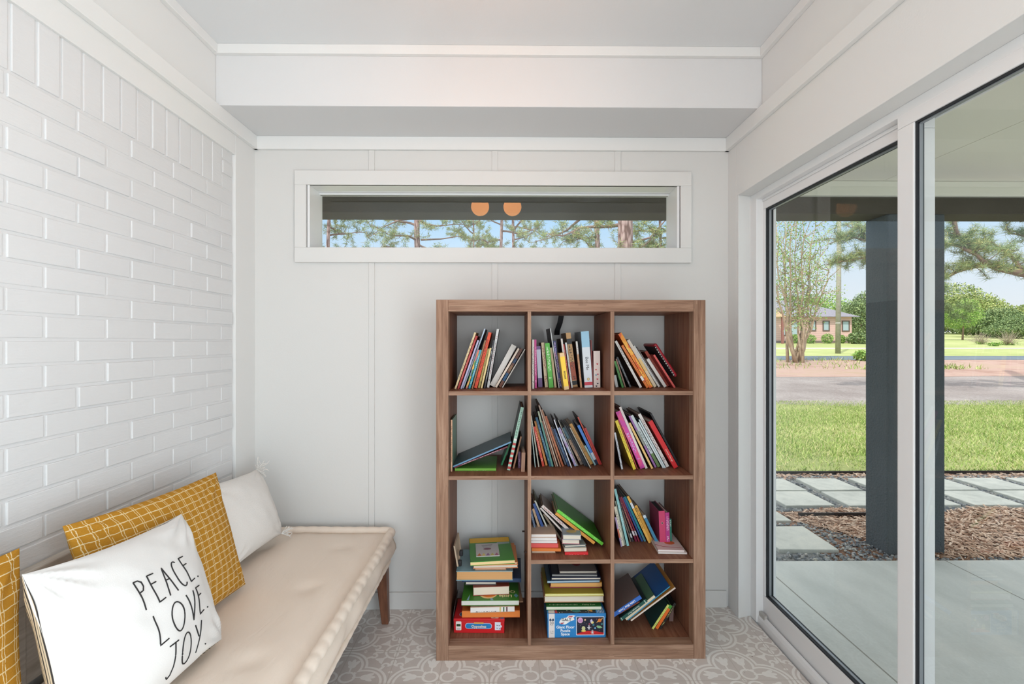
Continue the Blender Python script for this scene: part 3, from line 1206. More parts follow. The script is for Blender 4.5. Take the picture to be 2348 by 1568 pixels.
# dark low tuft hanging by the post
rr = random.Random(43)
cs, mb = [], MB()
for pts in ([(2120, 690), (2180, 702), (2230, 706)], [(2150, 700), (2200, 722), (2205, 735)], [(2130, 640), (2175, 655), (2185, 668)]):
    bp = px_path(pts, 14.0, 0.2)
    mb.tube(bp, taper(.02, .008, len(bp)), 6)
    for i in range(28):
        q = bp[0].lerp(bp[-1], rr.random())
        cs.append(tuple(q + Vector((rr.gauss(0, .07), rr.gauss(0, .12), rr.gauss(0, .06)))))
v, f = tufts(cs, 22, .16, .008, g)
attach(np_mesh('needles', v, f, M_LEAFD), tB)

# crape myrtle: a vase of bare stems with sparse new leaves
rr = random.Random(51)
g = np.random.default_rng(51)
cx, cy = W(1823, 835, 23.4).x, 23.4
t = thing('crape_myrtle', 'multi stemmed crape myrtle with sparse fresh leaves by the road', 'tree', (cx, cy, gz(cy)))
mb, lf = MB(), []
stems = [(1780, 520), (1790, 560), (1800, 505), (1815, 520), (1826, 540), (1840, 500), (1858, 560), (1880, 590), (1900, 620), (1770, 600), (1845, 600), (1870, 520)]
for i, (tx_, ty_) in enumerate(stems):
    top = W(tx_, ty_, cy + rr.uniform(-1.6, 1.6))
    base = Vector((cx + rr.uniform(-.34, .34), cy + rr.uniform(-.25, .25), gz(cy) - .05))
    bp = []
    for k in range(9):
        u = k / 8
        q = base.lerp(top, u)
        q.x = base.x + (top.x - base.x) * (u ** .8)
        q += Vector((rr.gauss(0, .05), rr.gauss(0, .05), 0)) * (1 if 0 < k < 8 else 0)
        bp.append(q)
    mb.tube(bp, taper(rr.uniform(.05, .08), .014, 9), 8)
    for k in range(3, 9):
        for s_ in range(3):
            tw = wander(bp[k], (rr.gauss(0, .8), rr.gauss(0, .8), rr.uniform(.1, 1.0)), rr.uniform(.6, 1.7), 5, .2, rr, .06)
            mb.tube(tw, taper(.018, .006, 6), 5, cap=False)
            for q in tw[1:]:
                for e in range(6):
                    lf.append(tuple(q + Vector((rr.gauss(0, .17), rr.gauss(0, .17), rr.gauss(0, .15)))))
attach(mb.build('stems', M_BARKM, smooth=True), t)
v, f = leaf_cards(lf, 0.044, g)
attach(np_mesh('leaves', v, f, M_LEAF), t)


def blob_tree(name, label, px, py_base, d, w, h, n, size, mat, seed, trunk=0.0, group=None, z_shift=0.0, lumps=7):
    """crown of many leaf cards on a lumpy ellipsoid, over a trunk"""
    rr = random.Random(seed)
    g = np.random.default_rng(seed)
    x = W(px, 700, d).x
    z0 = gz(d) + z_shift
    t = thing(name, label, 'tree', (x, d, z0), group)
    cl = []
    for k in range(lumps):
        a = rr.uniform(0, 2 * math.pi)
        u = rr.uniform(0.0, 1.0)
        rad = w / 2 * rr.uniform(0.15, 0.62) * (1.05 - 0.6 * u)
        cl.append((x + rad * math.cos(a), d + rad * math.sin(a), z0 + trunk + (h - trunk) * (0.16 + 0.66 * u), rr.uniform(.28, .46) * w * (1.1 - .5 * u), rr.uniform(.2, .3) * (h - trunk)))
    cl.append((x, d, z0 + trunk + (h - trunk) * .45, w * .42, (h - trunk) * .45))
    pts = []
    wsum = sum(c[3] * c[3] for c in cl)
    for c in cl:
        k = int(4.6 * n * c[3] * c[3] / wsum)
        q = g.normal(0, 1, (k, 3))
        q /= np.linalg.norm(q, axis=1)[:, None]
        q *= g.uniform(0.72, 1.06, k)[:, None]
        pts.append(np.stack([c[0] + q[:, 0] * c[3], c[1] + q[:, 1] * c[3], np.maximum(z0 + trunk * .6, c[2] + q[:, 2] * c[4])], 1))
    v, f = leaf_cards(np.concatenate(pts), size * .42, g, .6)
    m = MB()
    m.tube([(x, d, z0 - .1), (x + .02 * w, d, z0 + h * .35), (x, d, z0 + h * .7)], [max(.05, .022 * h), .016 * h, .006 * h], 8)
    attach(m.build('trunk', M_BARKB, smooth=True), t)
    attach(np_mesh('crown', v, f, mat), t)
    return t


g2 = 'trees at the far side of the field'
blob_tree('broadleaf_tree', 'tall pale green tree at the far field edge beside the post', 2200, 0, 118, 20, 11.9, 4200, .55, M_LEAFY, 61, group=g2)
blob_tree('broadleaf_tree', 'rounded tree in the middle of the far tree line', 2262, 0, 100, 15, 7.4, 3600, .46, M_LEAFY, 62, group=g2)
blob_tree('broadleaf_tree', 'far tree line tree at the frame edge end', 2345, 0, 86, 13, 6.2, 3200, .4, M_LEAFY, 64, group=g2)
blob_tree('cedar_tree', 'dense dark cedar low in the far tree line', 2283, 0, 77, 8.5, 5.4, 3400, .3, M_LEAFD, 63, group=g2)
blob_tree('cedar_tree', 'shrubby cedar at the foot of the far tree line', 2330, 0, 69, 6.5, 3.6, 2400, .26, M_LEAFD, 65, group=g2)
blob_tree('young_tree', 'small fresh green tree standing out on the far lawn', 2207, 0, 62, 5.0, 5.2, 1500, .18, M_LEAF, 67, trunk=1.6)
blob_tree('woodland_tree', 'leafy tree rising behind the pink house end wall', 1990, 0, 66, 8, 6.8, 2600, .3, M_LEAFD, 68)
blob_tree('woodland_tree', 'tree crown over the pink house roof ridge', 1850, 0, 84, 16, 7.6, 2600, .4, M_LEAF, 69)
blob_tree('woodland_tree', 'pale bare looking tree beyond the pink house, next to the post', 2030, 0, 99, 12, 11, 2600, .4, M_TWIG, 70)
blob_tree('woodland_tree', 'tree beyond the pink house seen past the door jamb', 1765, 0, 102, 15, 9, 2000, .45, M_LEAF, 71)
blob_tree('woodland_tree', 'dark evergreen backing the shrub by the pink house', 1973, 0, 57.5, 4.5, 5.0, 1500, .24, M_LEAFD, 72)


def bush(label, px, d, w, h, mat, seed, n=700, size=.07, name='bush', group=None):
    g = np.random.default_rng(seed)
    x, z0 = W(px, 790, d).x, gz(d)
    q = g.normal(0, 1, (n, 3))
    q /= np.linalg.norm(q, axis=1)[:, None]
    q *= g.uniform(.65, 1.05, n)[:, None]
    c = np.stack([x + q[:, 0] * w / 2, d + q[:, 1] * w / 2, z0 + h * .48 + q[:, 2] * h * .5], 1)
    v, f = leaf_cards(c, size, g, .6)
    t = thing(name, label, 'bush', (x, d, z0), group)
    attach(np_mesh('foliage', v, f, mat), t)
    m = MB().tube([(x, d, z0 - .05), (x, d, z0 + h * .6)], .04 * w, 6)
    attach(m.build('stem', M_BARKB), t)
    return t


gb = 'foundation shrubs along the pink house'
bush('round clipped bush at the pink house, closest to the crape myrtle', 1859, 49.5, 1.0, .95, M_LEAF, 81, group=gb)
bush('largest round clipped bush between the pink house windows', 1897, 49.5, 1.1, 1.05, M_LEAF, 82, group=gb)
bush('round clipped bush just past the utility pole', 1930, 49.9, .7, .9, M_LEAF, 83, group=gb)
bush('wide dark rhododendron like bush at the pink house corner', 1968, 48.2, 2.0, 1.2, M_LEAFD, 84, 1300, .1, group=gb)
bush('bush hidden behind the crape myrtle stems', 1822, 49.5, .8, 1.0, M_LEAF, 85, group=gb)
bush('ferny clump of weeds beside the road next to the post', 1982, 24.6, 1.0, .55, M_LEAF, 86, 600, .07, name='weed_clump')


def twig_bush(label, px, d, w, h, seed):
    rr = random.Random(seed)
    x, z0 = W(px, 790, d).x, gz(d)
    t = thing('bare_shrub', label, 'bush', (x, d, z0), 'bare shrubs on the far lawn')
    m = MB()
    for i in range(120):
        a = rr.uniform(0, 2 * math.pi)
        e = rr.uniform(.1, 1)
        m.tube(wander((x, d, z0), (math.cos(a) * e, math.sin(a) * e, rr.uniform(.45, 1)), h * rr.uniform(.8, 1.25) * (1 + .4 * e), 4, .26, rr), taper(.012, .005, 5), 4, cap=False)
    attach(m.build('twigs', M_TWIG), t)
    g = np.random.default_rng(seed)
    c = np.stack([x + g.normal(0, w * .2, 160), d + g.normal(0, .2, 160), z0 + np.abs(g.normal(0, h * .18, 160))], 1)
    v, f = leaf_cards(c, .07, g)
    attach(np_mesh('leaves', v, f, M_LEAF), t)


twig_bush('larger bare twiggy shrub on the far lawn', 2311, 45, 2.0, 1.15, 91)
twig_bush('smaller bare shrub on the far lawn closer to the post', 2250, 47, 1.0, 1.0, 92)
bush('tiny green clump between the two bare shrubs', 2279, 42.6, .8, .35, M_LEAF, 93, 240, .08, name='weed_clump')

# utility pole
px_ = W(1923, 800, 31)
z0 = gz(31)
t = thing('utility_pole', 'weathered wooden utility pole in front of the pink house', 'pole', (px_.x, 31, z0))
pm = ground_mat('weathered_pole', [C(128, 128, 112), C(160, 158, 142), C(178, 172, 156)], 7, 4, .3, .9, 1.0)
attach(MB().tube([(px_.x - .05, 31, z0 - .1), (px_.x, 31, 5), (px_.x + .04, 31, 10.5)], [.155, .14, .11], 14).build('pole', pm, smooth=True), t)
attach(MB().tube([(px_.x - .04, 31, z0 + 1.98), (px_.x - .04, 31, z0 + 2.03)], .152, 14).build('metal_band', simple('pale_band', C(214, 214, 210), .5)), t)
attach(MB().box((px_.x - .9, 30.86, 9.7), (px_.x + .9, 30.96, 9.82)).build('crossarm', pm), t)

# the pink house across the road
HY = 51.0
hz = gz(HY) + 0.06
s_ = HY / F
sd = NT('pink_siding')
_x, _y, _z = sd.xyz(sd.pos())
_b = (_z / 0.2).op('FRACT')
sd.bump(_b.s, 0.8, 0.03)
M_SIDE = sd.finish(sd.mix((_b < 0.12).s, C(240, 200, 194), C(204, 164, 158)), .8, .2)
rf = NT('grey_shingles')
_p = rf.pos()
M_SHING = rf.finish(rf.ramp(rf.noise(rf.mapping(_p, (3, 6, 6)), 3, 4), [(.3, C(124, 122, 132)), (.7, C(152, 150, 160))]), .9, .1)
M_DTRIM = simple('brown_window_trim', C(112, 98, 90), .7)
M_HGL = simple('pale_window', C(176, 196, 202), .2, .5)
hx1 = W(1953, 760, HY).x
hx0 = W(1700, 760, HY).x
zw = hz + 2.75
t = thing('house', 'low pink sided house with grey roof across the road', 'house', ((hx0 + hx1) / 2, HY, hz))
attach(MB().box((hx0, HY, hz - .3), (hx1, HY + 9, zw)).build('walls', M_SIDE), t)
attach(MB().box((hx0 - .02, HY - .03, hz - .3), (hx1 + .02, HY + 9, hz + .2)).build('foundation', simple('dark_block', C(132, 118, 112), .9)), t)
ov = .55
m = MB()
m.add([(hx0 - ov, HY - ov, zw), (hx1 + ov, HY - ov, zw), (hx1 + ov, HY + 9.5, zw), (hx0 - ov, HY + 9.5, zw),
       (hx0 + 3.5, HY + 4.5, zw + 2.2), (hx1 - 3.6, HY + 4.5, zw + 2.2)],
      [(0, 1, 5, 4), (1, 2, 5), (2, 3, 4, 5), (3, 0, 4), (3, 2, 1, 0)])
attach(m.build('roof', M_SHING), t)
for i, (a, b, c, d_) in enumerate(((1854, 1871, 735, 759), (1886, 1902, 735, 759), (1930, 1948, 735, 760), (1812, 1831, 735, 772), (1792, 1802, 735, 770))):
    x0, x1 = W(a, 750, HY).x, W(b, 750, HY).x
    zb, zt = P(a, d_, HY).z, min(P(a, c, HY).z, zw - .1)
    m = MB()
    rect_frame(m, x0, x1, zb, zt, .11, .1, .12, HY - .06, HY + .02)
    wf = attach(m.build('window', M_DTRIM), t)
    m = MB().box((x0 + .1, HY - .02, zb + .11), (x1 - .1, HY + .01, zt - .09))
    m.build('pane', M_HGL, wf)
# porch gable at the near end
gx0, gx1p = W(1690, 750, HY - 2).x, W(1802, 750, HY - 2).x
m = MB()
m.add([(gx0, HY - 2.2, zw - .1), (gx1p, HY - 2.2, zw - .1), ((gx0 + gx1p) / 2, HY - 2.2, zw + 1.5),
       (gx0, HY + 4, zw - .1), (gx1p, HY + 4, zw - .1), ((gx0 + gx1p) / 2, HY + 4, zw + 1.5)],
      [(0, 1, 2), (5, 4, 3), (0, 3, 4, 1), (1, 4, 5, 2), (2, 5, 3, 0)])
attach(m.build('porch_gable', simple('tan_shakes', C(222, 188, 158), .85)), t)
for x in (gx1p - .35, gx1p - 2.6):
    attach(MB().box((x - .1, HY - 2.1, hz - .3), (x + .1, HY - 1.9, zw - .1)).build('porch_post', simple('brown_post', C(150, 98, 92), .8)), t)


# ================================================================== daybed
M_DARKW = NT('dark_walnut')
_p = M_DARKW.pos()
_c = M_DARKW.ramp(M_DARKW.noise(M_DARKW.mapping(_p, (30, 30, 3)), 3, 4), [(.3, C(92, 58, 42)), (.7, C(128, 84, 62))])
M_DARKW = M_DARKW.finish(_c, .4, .4)
M_GREYW = NT('grey_wood')
_p = M_GREYW.pos()
_c = M_GREYW.ramp(M_GREYW.noise(M_GREYW.mapping(_p, (30, 3, 30)), 3, 4), [(.3, C(170, 160, 148)), (.7, C(200, 192, 182))])
M_GREYW = M_GREYW.finish(_c, .6, .3)

bed = thing('daybed', 'low wooden daybed with tapered dark legs along the brick wall', 'daybed', (-0.88, 1.35, 0))
m = MB()
bx0, bx1, by0, by1 = -1.225, -0.60, 0.42, 2.30
m.box((bx0, by0, 0.205), (bx0 + .035, by1, 0.262))
m.box((bx1 - .035, by0, 0.205), (bx1, by1, 0.262))
m.box((bx0, by0, 0.205), (bx1, by0 + .035, 0.262))
m.box((bx0, by1 - .035, 0.205), (bx1, by1, 0.262))
m.box((bx0 + .03, by0 + .03, 0.245), (bx1 - .03, by1 - .03, 0.262))
attach(m.build('frame', M_DARKW, bevel=.003), bed)
for lx, ly in ((-0.587, 2.262), (-1.195, 2.262), (-0.587, .46), (-1.195, .46)):
    m = MB()
    t0, t1 = .027, .0155
    dx = .018 if lx > -1 else 0
    ox = -dx * 0.9
    m.add([(lx - t1 + dx, ly - t1, 0), (lx + t1 + dx, ly - t1, 0), (lx + t1 + dx, ly + t1, 0), (lx - t1 + dx, ly + t1, 0),
           (lx - t0, ly - t0, .258), (lx + t0, ly - t0, .258), (lx + t0, ly + t0, .258), (lx - t0, ly + t0, .258)],
          [(3, 2, 1, 0), (4, 5, 6, 7), (0, 1, 5, 4), (1, 2, 6, 5), (2, 3, 7, 6), (3, 0, 4, 7)])
    attach(m.build('leg', M_DARKW, bevel=.003), bed)
m = MB()
m.box((-1.252, .42, .65), (-1.222, 2.02, .733))
m.box((-1.252, .42, .44), (-1.230, 2.02, .65))
for yy in (.44, 1.22, 1.98):
    m.box((-1.252, yy - .02, .21), (-1.226, yy + .02, .70))
attach(m.build('back_rail', M_GREYW, bevel=.004), bed)

# mattress: French style with a hand rolled edge
mc = NT('cream_cotton')
_p = mc.pos()
_w = mc.noise(_p, 260, 2)
_s = mc.noise(mc.mapping(_p, (2.2, 0.9, 1)), 5, 4, .6, 1.2)
mc.bump((E(mc, _w) * .12 + E(mc, _s) * .9).s, .30, .012)
M_COT = mc.finish(mc.mix(mc.noise(_p, 3, 3), C(241, 227, 213), C(236, 219, 202)), .85, .12)

X0, X1, Y0, Y1, Z0, Z1 = -1.210, -0.545, 0.36, 2.318, 0.268, 0.418


def roll(u):
    """pinch of the rolled edge, one stitch every 6 cm"""
    return 0.75 + 0.25 * abs(math.sin(u * math.pi / 0.062))


def mattress():
    nx, ny = 30, 76
    mb = MB()
    R = .045
    idx = {}
    prof = []
    # profile across the thickness: from top edge down the bulging side to the bottom edge
    pts, fcs = [], []

    def top(i, j):
        x = X0 + .012 + (X1 - X0 - .024) * i / nx
        y = Y0 + .012 + (Y1 - Y0 - .024) * j / ny
        ex = min(x - X0, X1 - x)
        ey = min(y - Y0, Y1 - y)
        e = min(ex, ey)
        dip = -.014 * math.exp(-((e - .035) / .02) ** 2)
        crown = .010 * min(1, e / .12)
        wv = .007 * noise.noise(Vector((x * 3, y * 2.2, 1))) + .005 * noise.noise(Vector((x * 9 + y * 3, y * 3, 5))) + .003 * noise.noise(Vector((x * 20 + y * 9, y * 6, 8)))
        tuft = 0
        for tx in (-1.06, -.72):
            for ty in (.55, .95, 1.35, 1.75, 2.1):
                tuft -= .012 * math.exp(-((x - tx) ** 2 + (y - ty) ** 2) / .0011)
        return (x, y, Z1 + crown + dip + (wv + tuft) * min(1, e / .05))

    for j in range(ny + 1):
        for i in range(nx + 1):
            pts.append(top(i, j))
    for j in range(ny):
        for i in range(nx):
            a = j * (nx + 1) + i
            fcs.append((a, a + 1, a + nx + 2, a + nx + 1))
    # side wall rings
    ring = [j * 0 + i for i in range(nx + 1)] + [j * (nx + 1) + nx for j in range(1, ny + 1)] + \
           [ny * (nx + 1) + i for i in range(nx - 1, -1, -1)] + [j * (nx + 1) for j in range(ny - 1, 0, -1)]
    K = len(ring)
    prev = ring
    for s in range(1, 9):
        u = s / 8
        cur = []
        for q in ring:
            x, y, z = pts[q]
            cxm, cym = (X0 + X1) / 2, (Y0 + Y1) / 2
            nxv = (1 if x > X1 - .05 else -1 if x < X0 + .05 else 0)
            nyv = (1 if y > Y1 - .05 else -1 if y < Y0 + .05 else 0)
            bul = (.038 * math.sin(math.pi * u) ** .8) * (1 + .4 * noise.noise(Vector((x * 7, y * 7, u * 2)))) - .012 - .010 * u
            pts.append((x + (nxv if nxv > 0 else .1 * nxv) * bul, y + nyv * bul, Z1 - .004 + (Z0 - Z1 + .006) * u))
            cur.append(len(pts) - 1)
        for k in range(K):
            fcs.append((prev[k], cur[k], cur[(k + 1) % K], prev[(k + 1) % K]))
        prev = cur
    fcs.append(tuple(prev))
    mb.add(pts, fcs)
    return mb


mat_t = thing('mattress', 'cream cotton mattress with rolled edges lying on the daybed', 'mattress', (-0.88, 1.35, Z0))
attach(mattress().build('cover', M_COT, smooth=True), mat_t)


def rolled_edge(z, r, out):
    n = 14
    m = MB()
    path = []
    x0, x1, y0, y1 = X0 + r * .4 + out, X1 - r * .2 - out, Y0 + r * .2 + out, Y1 - r * .3 - out
    cr = .03
    corners = [(x1, y0, 0), (x1, y1, 1), (x0, y1, 2), (x0, y0, 3)]
    ds = .0062
    segs = [((x1, y0 + cr), (x1, y1 - cr)), ((x1 - cr, y1), (x0 + cr, y1)), ((x0, y1 - cr), (x0, y0 + cr)), ((x0 + cr, y0), (x1 - cr, y0))]
    for k, (a, b) in enumerate(segs):
        L = math.dist(a, b)
        N = int(L / ds)
        for i in range(N + 1):
            u = i / N
            path.append((a[0] + (b[0] - a[0]) * u, a[1] + (b[1] - a[1]) * u))
        c = corners[(k + 1) % 4]
        nxt = segs[(k + 1) % 4][0]
        for i in range(1, 6):
            u = i / 6
            p = ((1 - u) ** 2 * b[0] + 2 * u * (1 - u) * c[0] + u * u * nxt[0], (1 - u) ** 2 * b[1] + 2 * u * (1 - u) * c[1] + u * u * nxt[1])
            path.append(p)
    s = 0
    base = 0
    N = len(path)
    rings = []
    for i in range(N):
        p, q, o = path[i], path[(i + 1) % N], path[i - 1]
        s += math.dist(p, o) if i else 0
        d = Vector((q[0] - o[0], q[1] - o[1], 0)).normalized()
        nrm = Vector((d.y, -d.x, 0))
        wob = .004 * noise.noise(Vector((p[0] * 6, p[1] * 6, z * 9)))
        rr_ = r * (0.88 + 0.12 * abs(math.sin(s * math.pi / .058)) + .1 * noise.noise(Vector((p[0] * 12, p[1] * 12, 4))))
        ring_ = []
        for k in range(n):
            a = 2 * math.pi * k / n
            ring_.append(len(m.v))
            m.v.append((p[0] + nrm.x * (rr_ * math.cos(a) + wob), p[1] + nrm.y * (rr_ * math.cos(a) + wob), z + wob + rr_ * 0.92 * math.sin(a)))
        rings.append(ring_)
    for i in range(N):
        A, B = rings[i], rings[(i + 1) % N]
        for k in range(n):
            m.f.append((A[k], B[k], B[(k + 1) % n], A[(k + 1) % n]))
            m.m.append(0)
    return m


attach(rolled_edge(Z1 - .004, .021, 0).build('top_roll', M_COT, smooth=True), mat_t)
attach(rolled_edge(Z0 + .013, .0115, .012).build('bottom_roll', M_COT, smooth=True), mat_t)


# ================================================================== cushions
def ochre_weave():
    t = NT('ochre_woven_wool')
    uv = t.n('ShaderNodeUVMap').outputs[0]
    nz = t.n('ShaderNodeTexNoise')
    t.set(nz.inputs['Vector'], uv)
    nz.inputs['Scale'].default_value = 26
    nz.inputs['Detail'].default_value = 3
    ad = t.n('ShaderNodeVectorMath')
    ad.operation = 'MULTIPLY_ADD'
    t.set(ad.inputs[0], nz.outputs['Color'])
    ad.inputs[1].default_value = (.012, .018, 0)
    t.set(ad.inputs[2], uv)
    x, y, _ = t.xyz(ad.outputs[0])
    col = t.n('ShaderNodeUVMap')
    dash = E(t, t.noise(t.mapping(uv, (60, 60, 1)), 1, 2))
    # vertical pairs of fine lines and single horizontal lines
    fx = (x * 17.0).op('FRACT')
    fy = (y * 19.0).op('FRACT')
    vl = ((fx - .36).abs() < .028) | ((fx - .56).abs() < .028)
    hl = (fy - .5).abs() < .055
    line = (vl & (dash > .36)) | (hl & (dash > .30))
    weave = E(t, t.noise(t.mapping(uv, (120, 260, 1)), 1, 2))
    c = t.mix(weave.s, C(176, 120, 34), C(198, 146, 58))
    c = t.mix((line * .9).s, c, C(238, 218, 172))
    t.bump((line * .9 + weave * .5).s, .55, .003)
    return t.finish(c, .9, .08)


def canvas():
    t = NT('white_canvas')
    p = t.pos()
    uv = t.n('ShaderNodeUVMap').outputs[0]
    n = t.noise(uv, 2.2, 3, .6, .6)
    t.bump((E(t, t.noise(p, 420, 2)) * .12 + E(t, n) * .8).s, .25, .01)
    return t.finish(C(236, 234, 231), .85, .1)


def ticking():
    t = NT('striped_ticking')
    uv = t.n('ShaderNodeUVMap').outputs[0]
    x, y, _ = t.xyz(uv)
    f = (x * 22).op('FRACT')
    s = (f < .30) | ((f - .62).abs() < .05)
    return t.finish(t.mix(s.s, C(226, 212, 186), C(70, 68, 68)), .85, .1)


def boucle():
    t = NT('ivory_boucle')
    p = t.pos()
    uv = t.n('ShaderNodeUVMap').outputs[0]
    n = t.noise(t.mapping(uv, (60, 160, 1)), 1, 3)
    t.bump(n, .5, .003)
    return t.finish(t.mix(n, C(228, 223, 218), C(240, 237, 232)), .9, .08)


M_OCH, M_CANV, M_TICK, M_BOU = ochre_weave(), canvas(), ticking(), boucle()


class Cushion:
    """soft cushion between four corners (bl, br, tr, tl) bulging along its normal"""
    def __init__(s, bl, br, tr, tl, thick, pinch=.06, seed=0, wr=.006, bulge=.48, n=44, deep=1.0):
        s.deep = deep
        s.c = [Vector(q) for q in (bl, br, tr, tl)]
        s.nrm = ((s.c[1] - s.c[0]).cross(s.c[3] - s.c[0])).normalized()
        s.th, s.pinch, s.seed, s.wr, s.b, s.n = thick, pinch, seed, wr, bulge, n

    def pt(s, u, v, side=1, lift=0.0):
        a, b = u * 2 - 1, v * 2 - 1
        uu = .5 + a / 2 * (1 - s.pinch * (1 - b * b))
        vv = .5 + b / 2 * (1 - s.pinch * (1 - a * a))
        p = s.c[0] * (1 - uu) * (1 - vv) + s.c[1] * uu * (1 - vv) + s.c[2] * uu * vv + s.c[3] * (1 - uu) * vv
        k = max(0, (1 - a ** 2)) * max(0, (1 - b ** 2))
        h = s.th / 2 * k ** s.b
        w = s.wr * min(1, k * 4) * (noise.noise(Vector((u * 3.2, v * 3.2, s.seed))) + .6 * noise.noise(Vector((u * 8 + v * 3, v * 6, s.seed + 4))))
        # pulled folds running in from the corners
        for cu, cv in ((0, 0), (1, 0), (1, 1), (0, 1)):
            du, dv = u - cu, v - cv
            r = math.hypot(du, dv)
            ang = math.atan2(abs(dv), abs(du))
            w += s.wr * .9 * math.sin(ang * 13 + s.seed + cu * 2) * math.exp(-((r - .16) / .10) ** 2)
        return p + s.nrm * (side * (h + w * .8) * (1 if side > 0 else s.deep) + lift)

    def half(s, name, mat, side, parent):
        n = s.n
        m = MB()
        m.uv = []
        for j in range(n + 1):
            for i in range(n + 1):
                # denser rows near the seam
                u = .5 - .5 * math.cos(math.pi * i / n)
                v = .5 - .5 * math.cos(math.pi * j / n)
                m.v.append(tuple(s.pt(u, v, side)))
                m.uv.append((i / n, j / n) if name == 'back' else (u, v))
        for j in range(n):
            for i in range(n):
                a = j * (n + 1) + i
                f = (a, a + 1, a + n + 2, a + n + 1)
                m.f.append(f if side > 0 else tuple(reversed(f)))
                m.m.append(0)
        return attach(m.build(name, mat, smooth=True), parent)

    def centre(s):
        return sum(s.c, Vector()) / 4


def stroke_letters():
    """thin hand drawn capitals: strokes in a unit box (x 0..w, y 0..1)"""
    def arc(cx, cy, rx, ry, a0, a1, n=18):
        return [(cx + rx * math.cos(math.radians(a0 + (a1 - a0) * i / n)), cy + ry * math.sin(math.radians(a0 + (a1 - a0) * i / n))) for i in range(n + 1)]
    return {
        'P': (.42, [[(0, 1), (.06, 0)], [(0, 1), (.2, .99), (.33, .9), (.35, .74), (.25, .62), (.05, .60)]]),
        'E': (.40, [[(.36, .98), (0, 1), (.03, 0), (.38, .03)], [(.02, .68), (.30, .68)]]),
        'A': (.50, [[(0, 0), (.26, 1), (.50, 0)], [(.14, .55), (.38, .53)]]),
        'C': (.46, [arc(.26, .5, .26, .5, 62, 305)]),
        'L': (.40, [[(0, 1), (.03, 0), (.36, .04)]]),
        'O': (.60, [arc(.29, .5, .29, .5, 80, 445, 28)]),
        'V': (.46, [[(0, 1), (.24, 0), (.44, 1)]]),
        'J': (.40, [[(.02, 1), (.40, 1)], [(.26, 1), (.27, .25), (.2, .04), (.08, 0), (0, .1)]]),
        'Y': (.46, [[(0, 1), (.22, .52)], [(.44, 1), (.14, 0)]]),
        '.': (.10, [[(.02, .03), (.05, .0), (.06, .03)]]),
    }


GLY = stroke_letters()


def letter_on(cu, text, u0, v0, hgt_u, hgt_v, du, ink, parent, gap=.34, rot=0.0, r=.0016):
    """write text on a cushion face, u to the right, v up"""
    m = MB()
    x = 0
    for ch in text:
        w, strokes = GLY[ch]
        for st_ in strokes:
            path = []
            for a, b in zip(st_, st_[1:]):
                N = max(2, int(math.dist(a, b) / .05))
                path += [(a[0] + (b[0] - a[0]) * i / N, a[1] + (b[1] - a[1]) * i / N) for i in range(N)]
            path.append(st_[-1])
            P3 = []
            for (a, b) in path:
                px_, py_ = (x + a), b
                uu = u0 + px_ * hgt_u + py_ * hgt_v * rot
                vv = v0 + py_ * hgt_v + px_ * du
                P3.append(cu.pt(uu, vv, 1, .0008))
            m.tube(P3, r, 6)
        x += w + gap * (.5 if ch == '.' else 1) * .6
    return attach(m.build('lettering', ink, smooth=True), parent)


def tassel(par, p, d, mat, seed, n=16, L=.035):
    rr = random.Random(seed)
    m = MB()
    for i in range(n):
        m.tube(wander(p, Vector(d) + Vector((rr.gauss(0, .35), rr.gauss(0, .35), rr.gauss(0, .35))), L * rr.uniform(.6, 1.2), 4, .3, rr), .0017, 4)
    return attach(m.build('tassel', mat), par)


# ivory fringed cushion in the corner
BZ = .449
cu = Cushion((-1.035, 1.79, BZ + .016), (-1.005, 2.150, BZ + .016), (-1.150, 2.215, .735), (-1.165, 1.80, .770), .17, .05, 3, .007)
t = thing('cushion', 'plain ivory cushion with corner tassels propped in the corner', 'cushion', cu.centre(), 'cushions on the daybed')
cu.half('front', M_BOU, 1, t)
cu.half('back', M_BOU, -1, t)
tassel(t, cu.c[2], (.3, .4, -.2), M_BOU, 1, 44, .055)
tassel(t, cu.c[2] - Vector((0, -.01, .05)), (.4, .5, -.2), M_BOU, 4, 12, .03)
tassel(t, cu.c[1], (.7, .5, .15), M_BOU, 2, 14, .05)
tassel(t, cu.c[3], (.2, -.4, .4), M_BOU, 3, 10, .03)

# ochre cushion
cu = Cushion((-.985, 1.20, BZ), (-.945, 1.745, BZ - .004), (-1.075, 1.785, .838), (-1.105, 1.205, .862), .125, .05, 8, .006)
t = thing('cushion', 'mustard woven cushion with cream grid lines behind the lettered cushion', 'cushion', cu.centre(), 'cushions on the daybed')
cu.half('front', M_OCH, 1, t)
cu.half('back', M_OCH, -1, t)

# second ochre cushion, nearer
cu = Cushion((-1.02, .40, BZ), (-.985, 1.00, BZ), (-1.10, 1.095, .855), (-1.13, .42, .88), .15, .05, 12, .006)
t = thing('cushion', 'mustard woven cushion cut off at the photo edge, by the striped seam', 'cushion', cu.centre(), 'cushions on the daybed')
cu.half('front', M_OCH, 1, t)
cu.half('back', M_OCH, -1, t)

# white lettered cushion
cu = Cushion((-.865, .955, BZ), (-.842, 1.425, BZ - .006), (-.985, 1.462, .800), (-1.005, 1.005, .838), .20, .07, 15, .010, deep=1.0)
t = thing('cushion', 'white canvas cushion lettered peace love joy, striped ticking back', 'cushion', cu.centre(), 'cushions on the daybed')
cu.half('front', M_CANV, 1, t)
cu.half('back', M_TICK, -1, t)
INK = simple('charcoal_ink', C(48, 46, 46), .8)
letter_on(cu, 'PEACE.', .325, .56, .125, .185, 0, INK, t, gap=.42)
letter_on(cu, 'LOVE.', .36, .32, .150, .185, 0, INK, t, gap=.42)
letter_on(cu, 'JOY.', .415, .09, .155, .185, 0, INK, t, gap=.36)


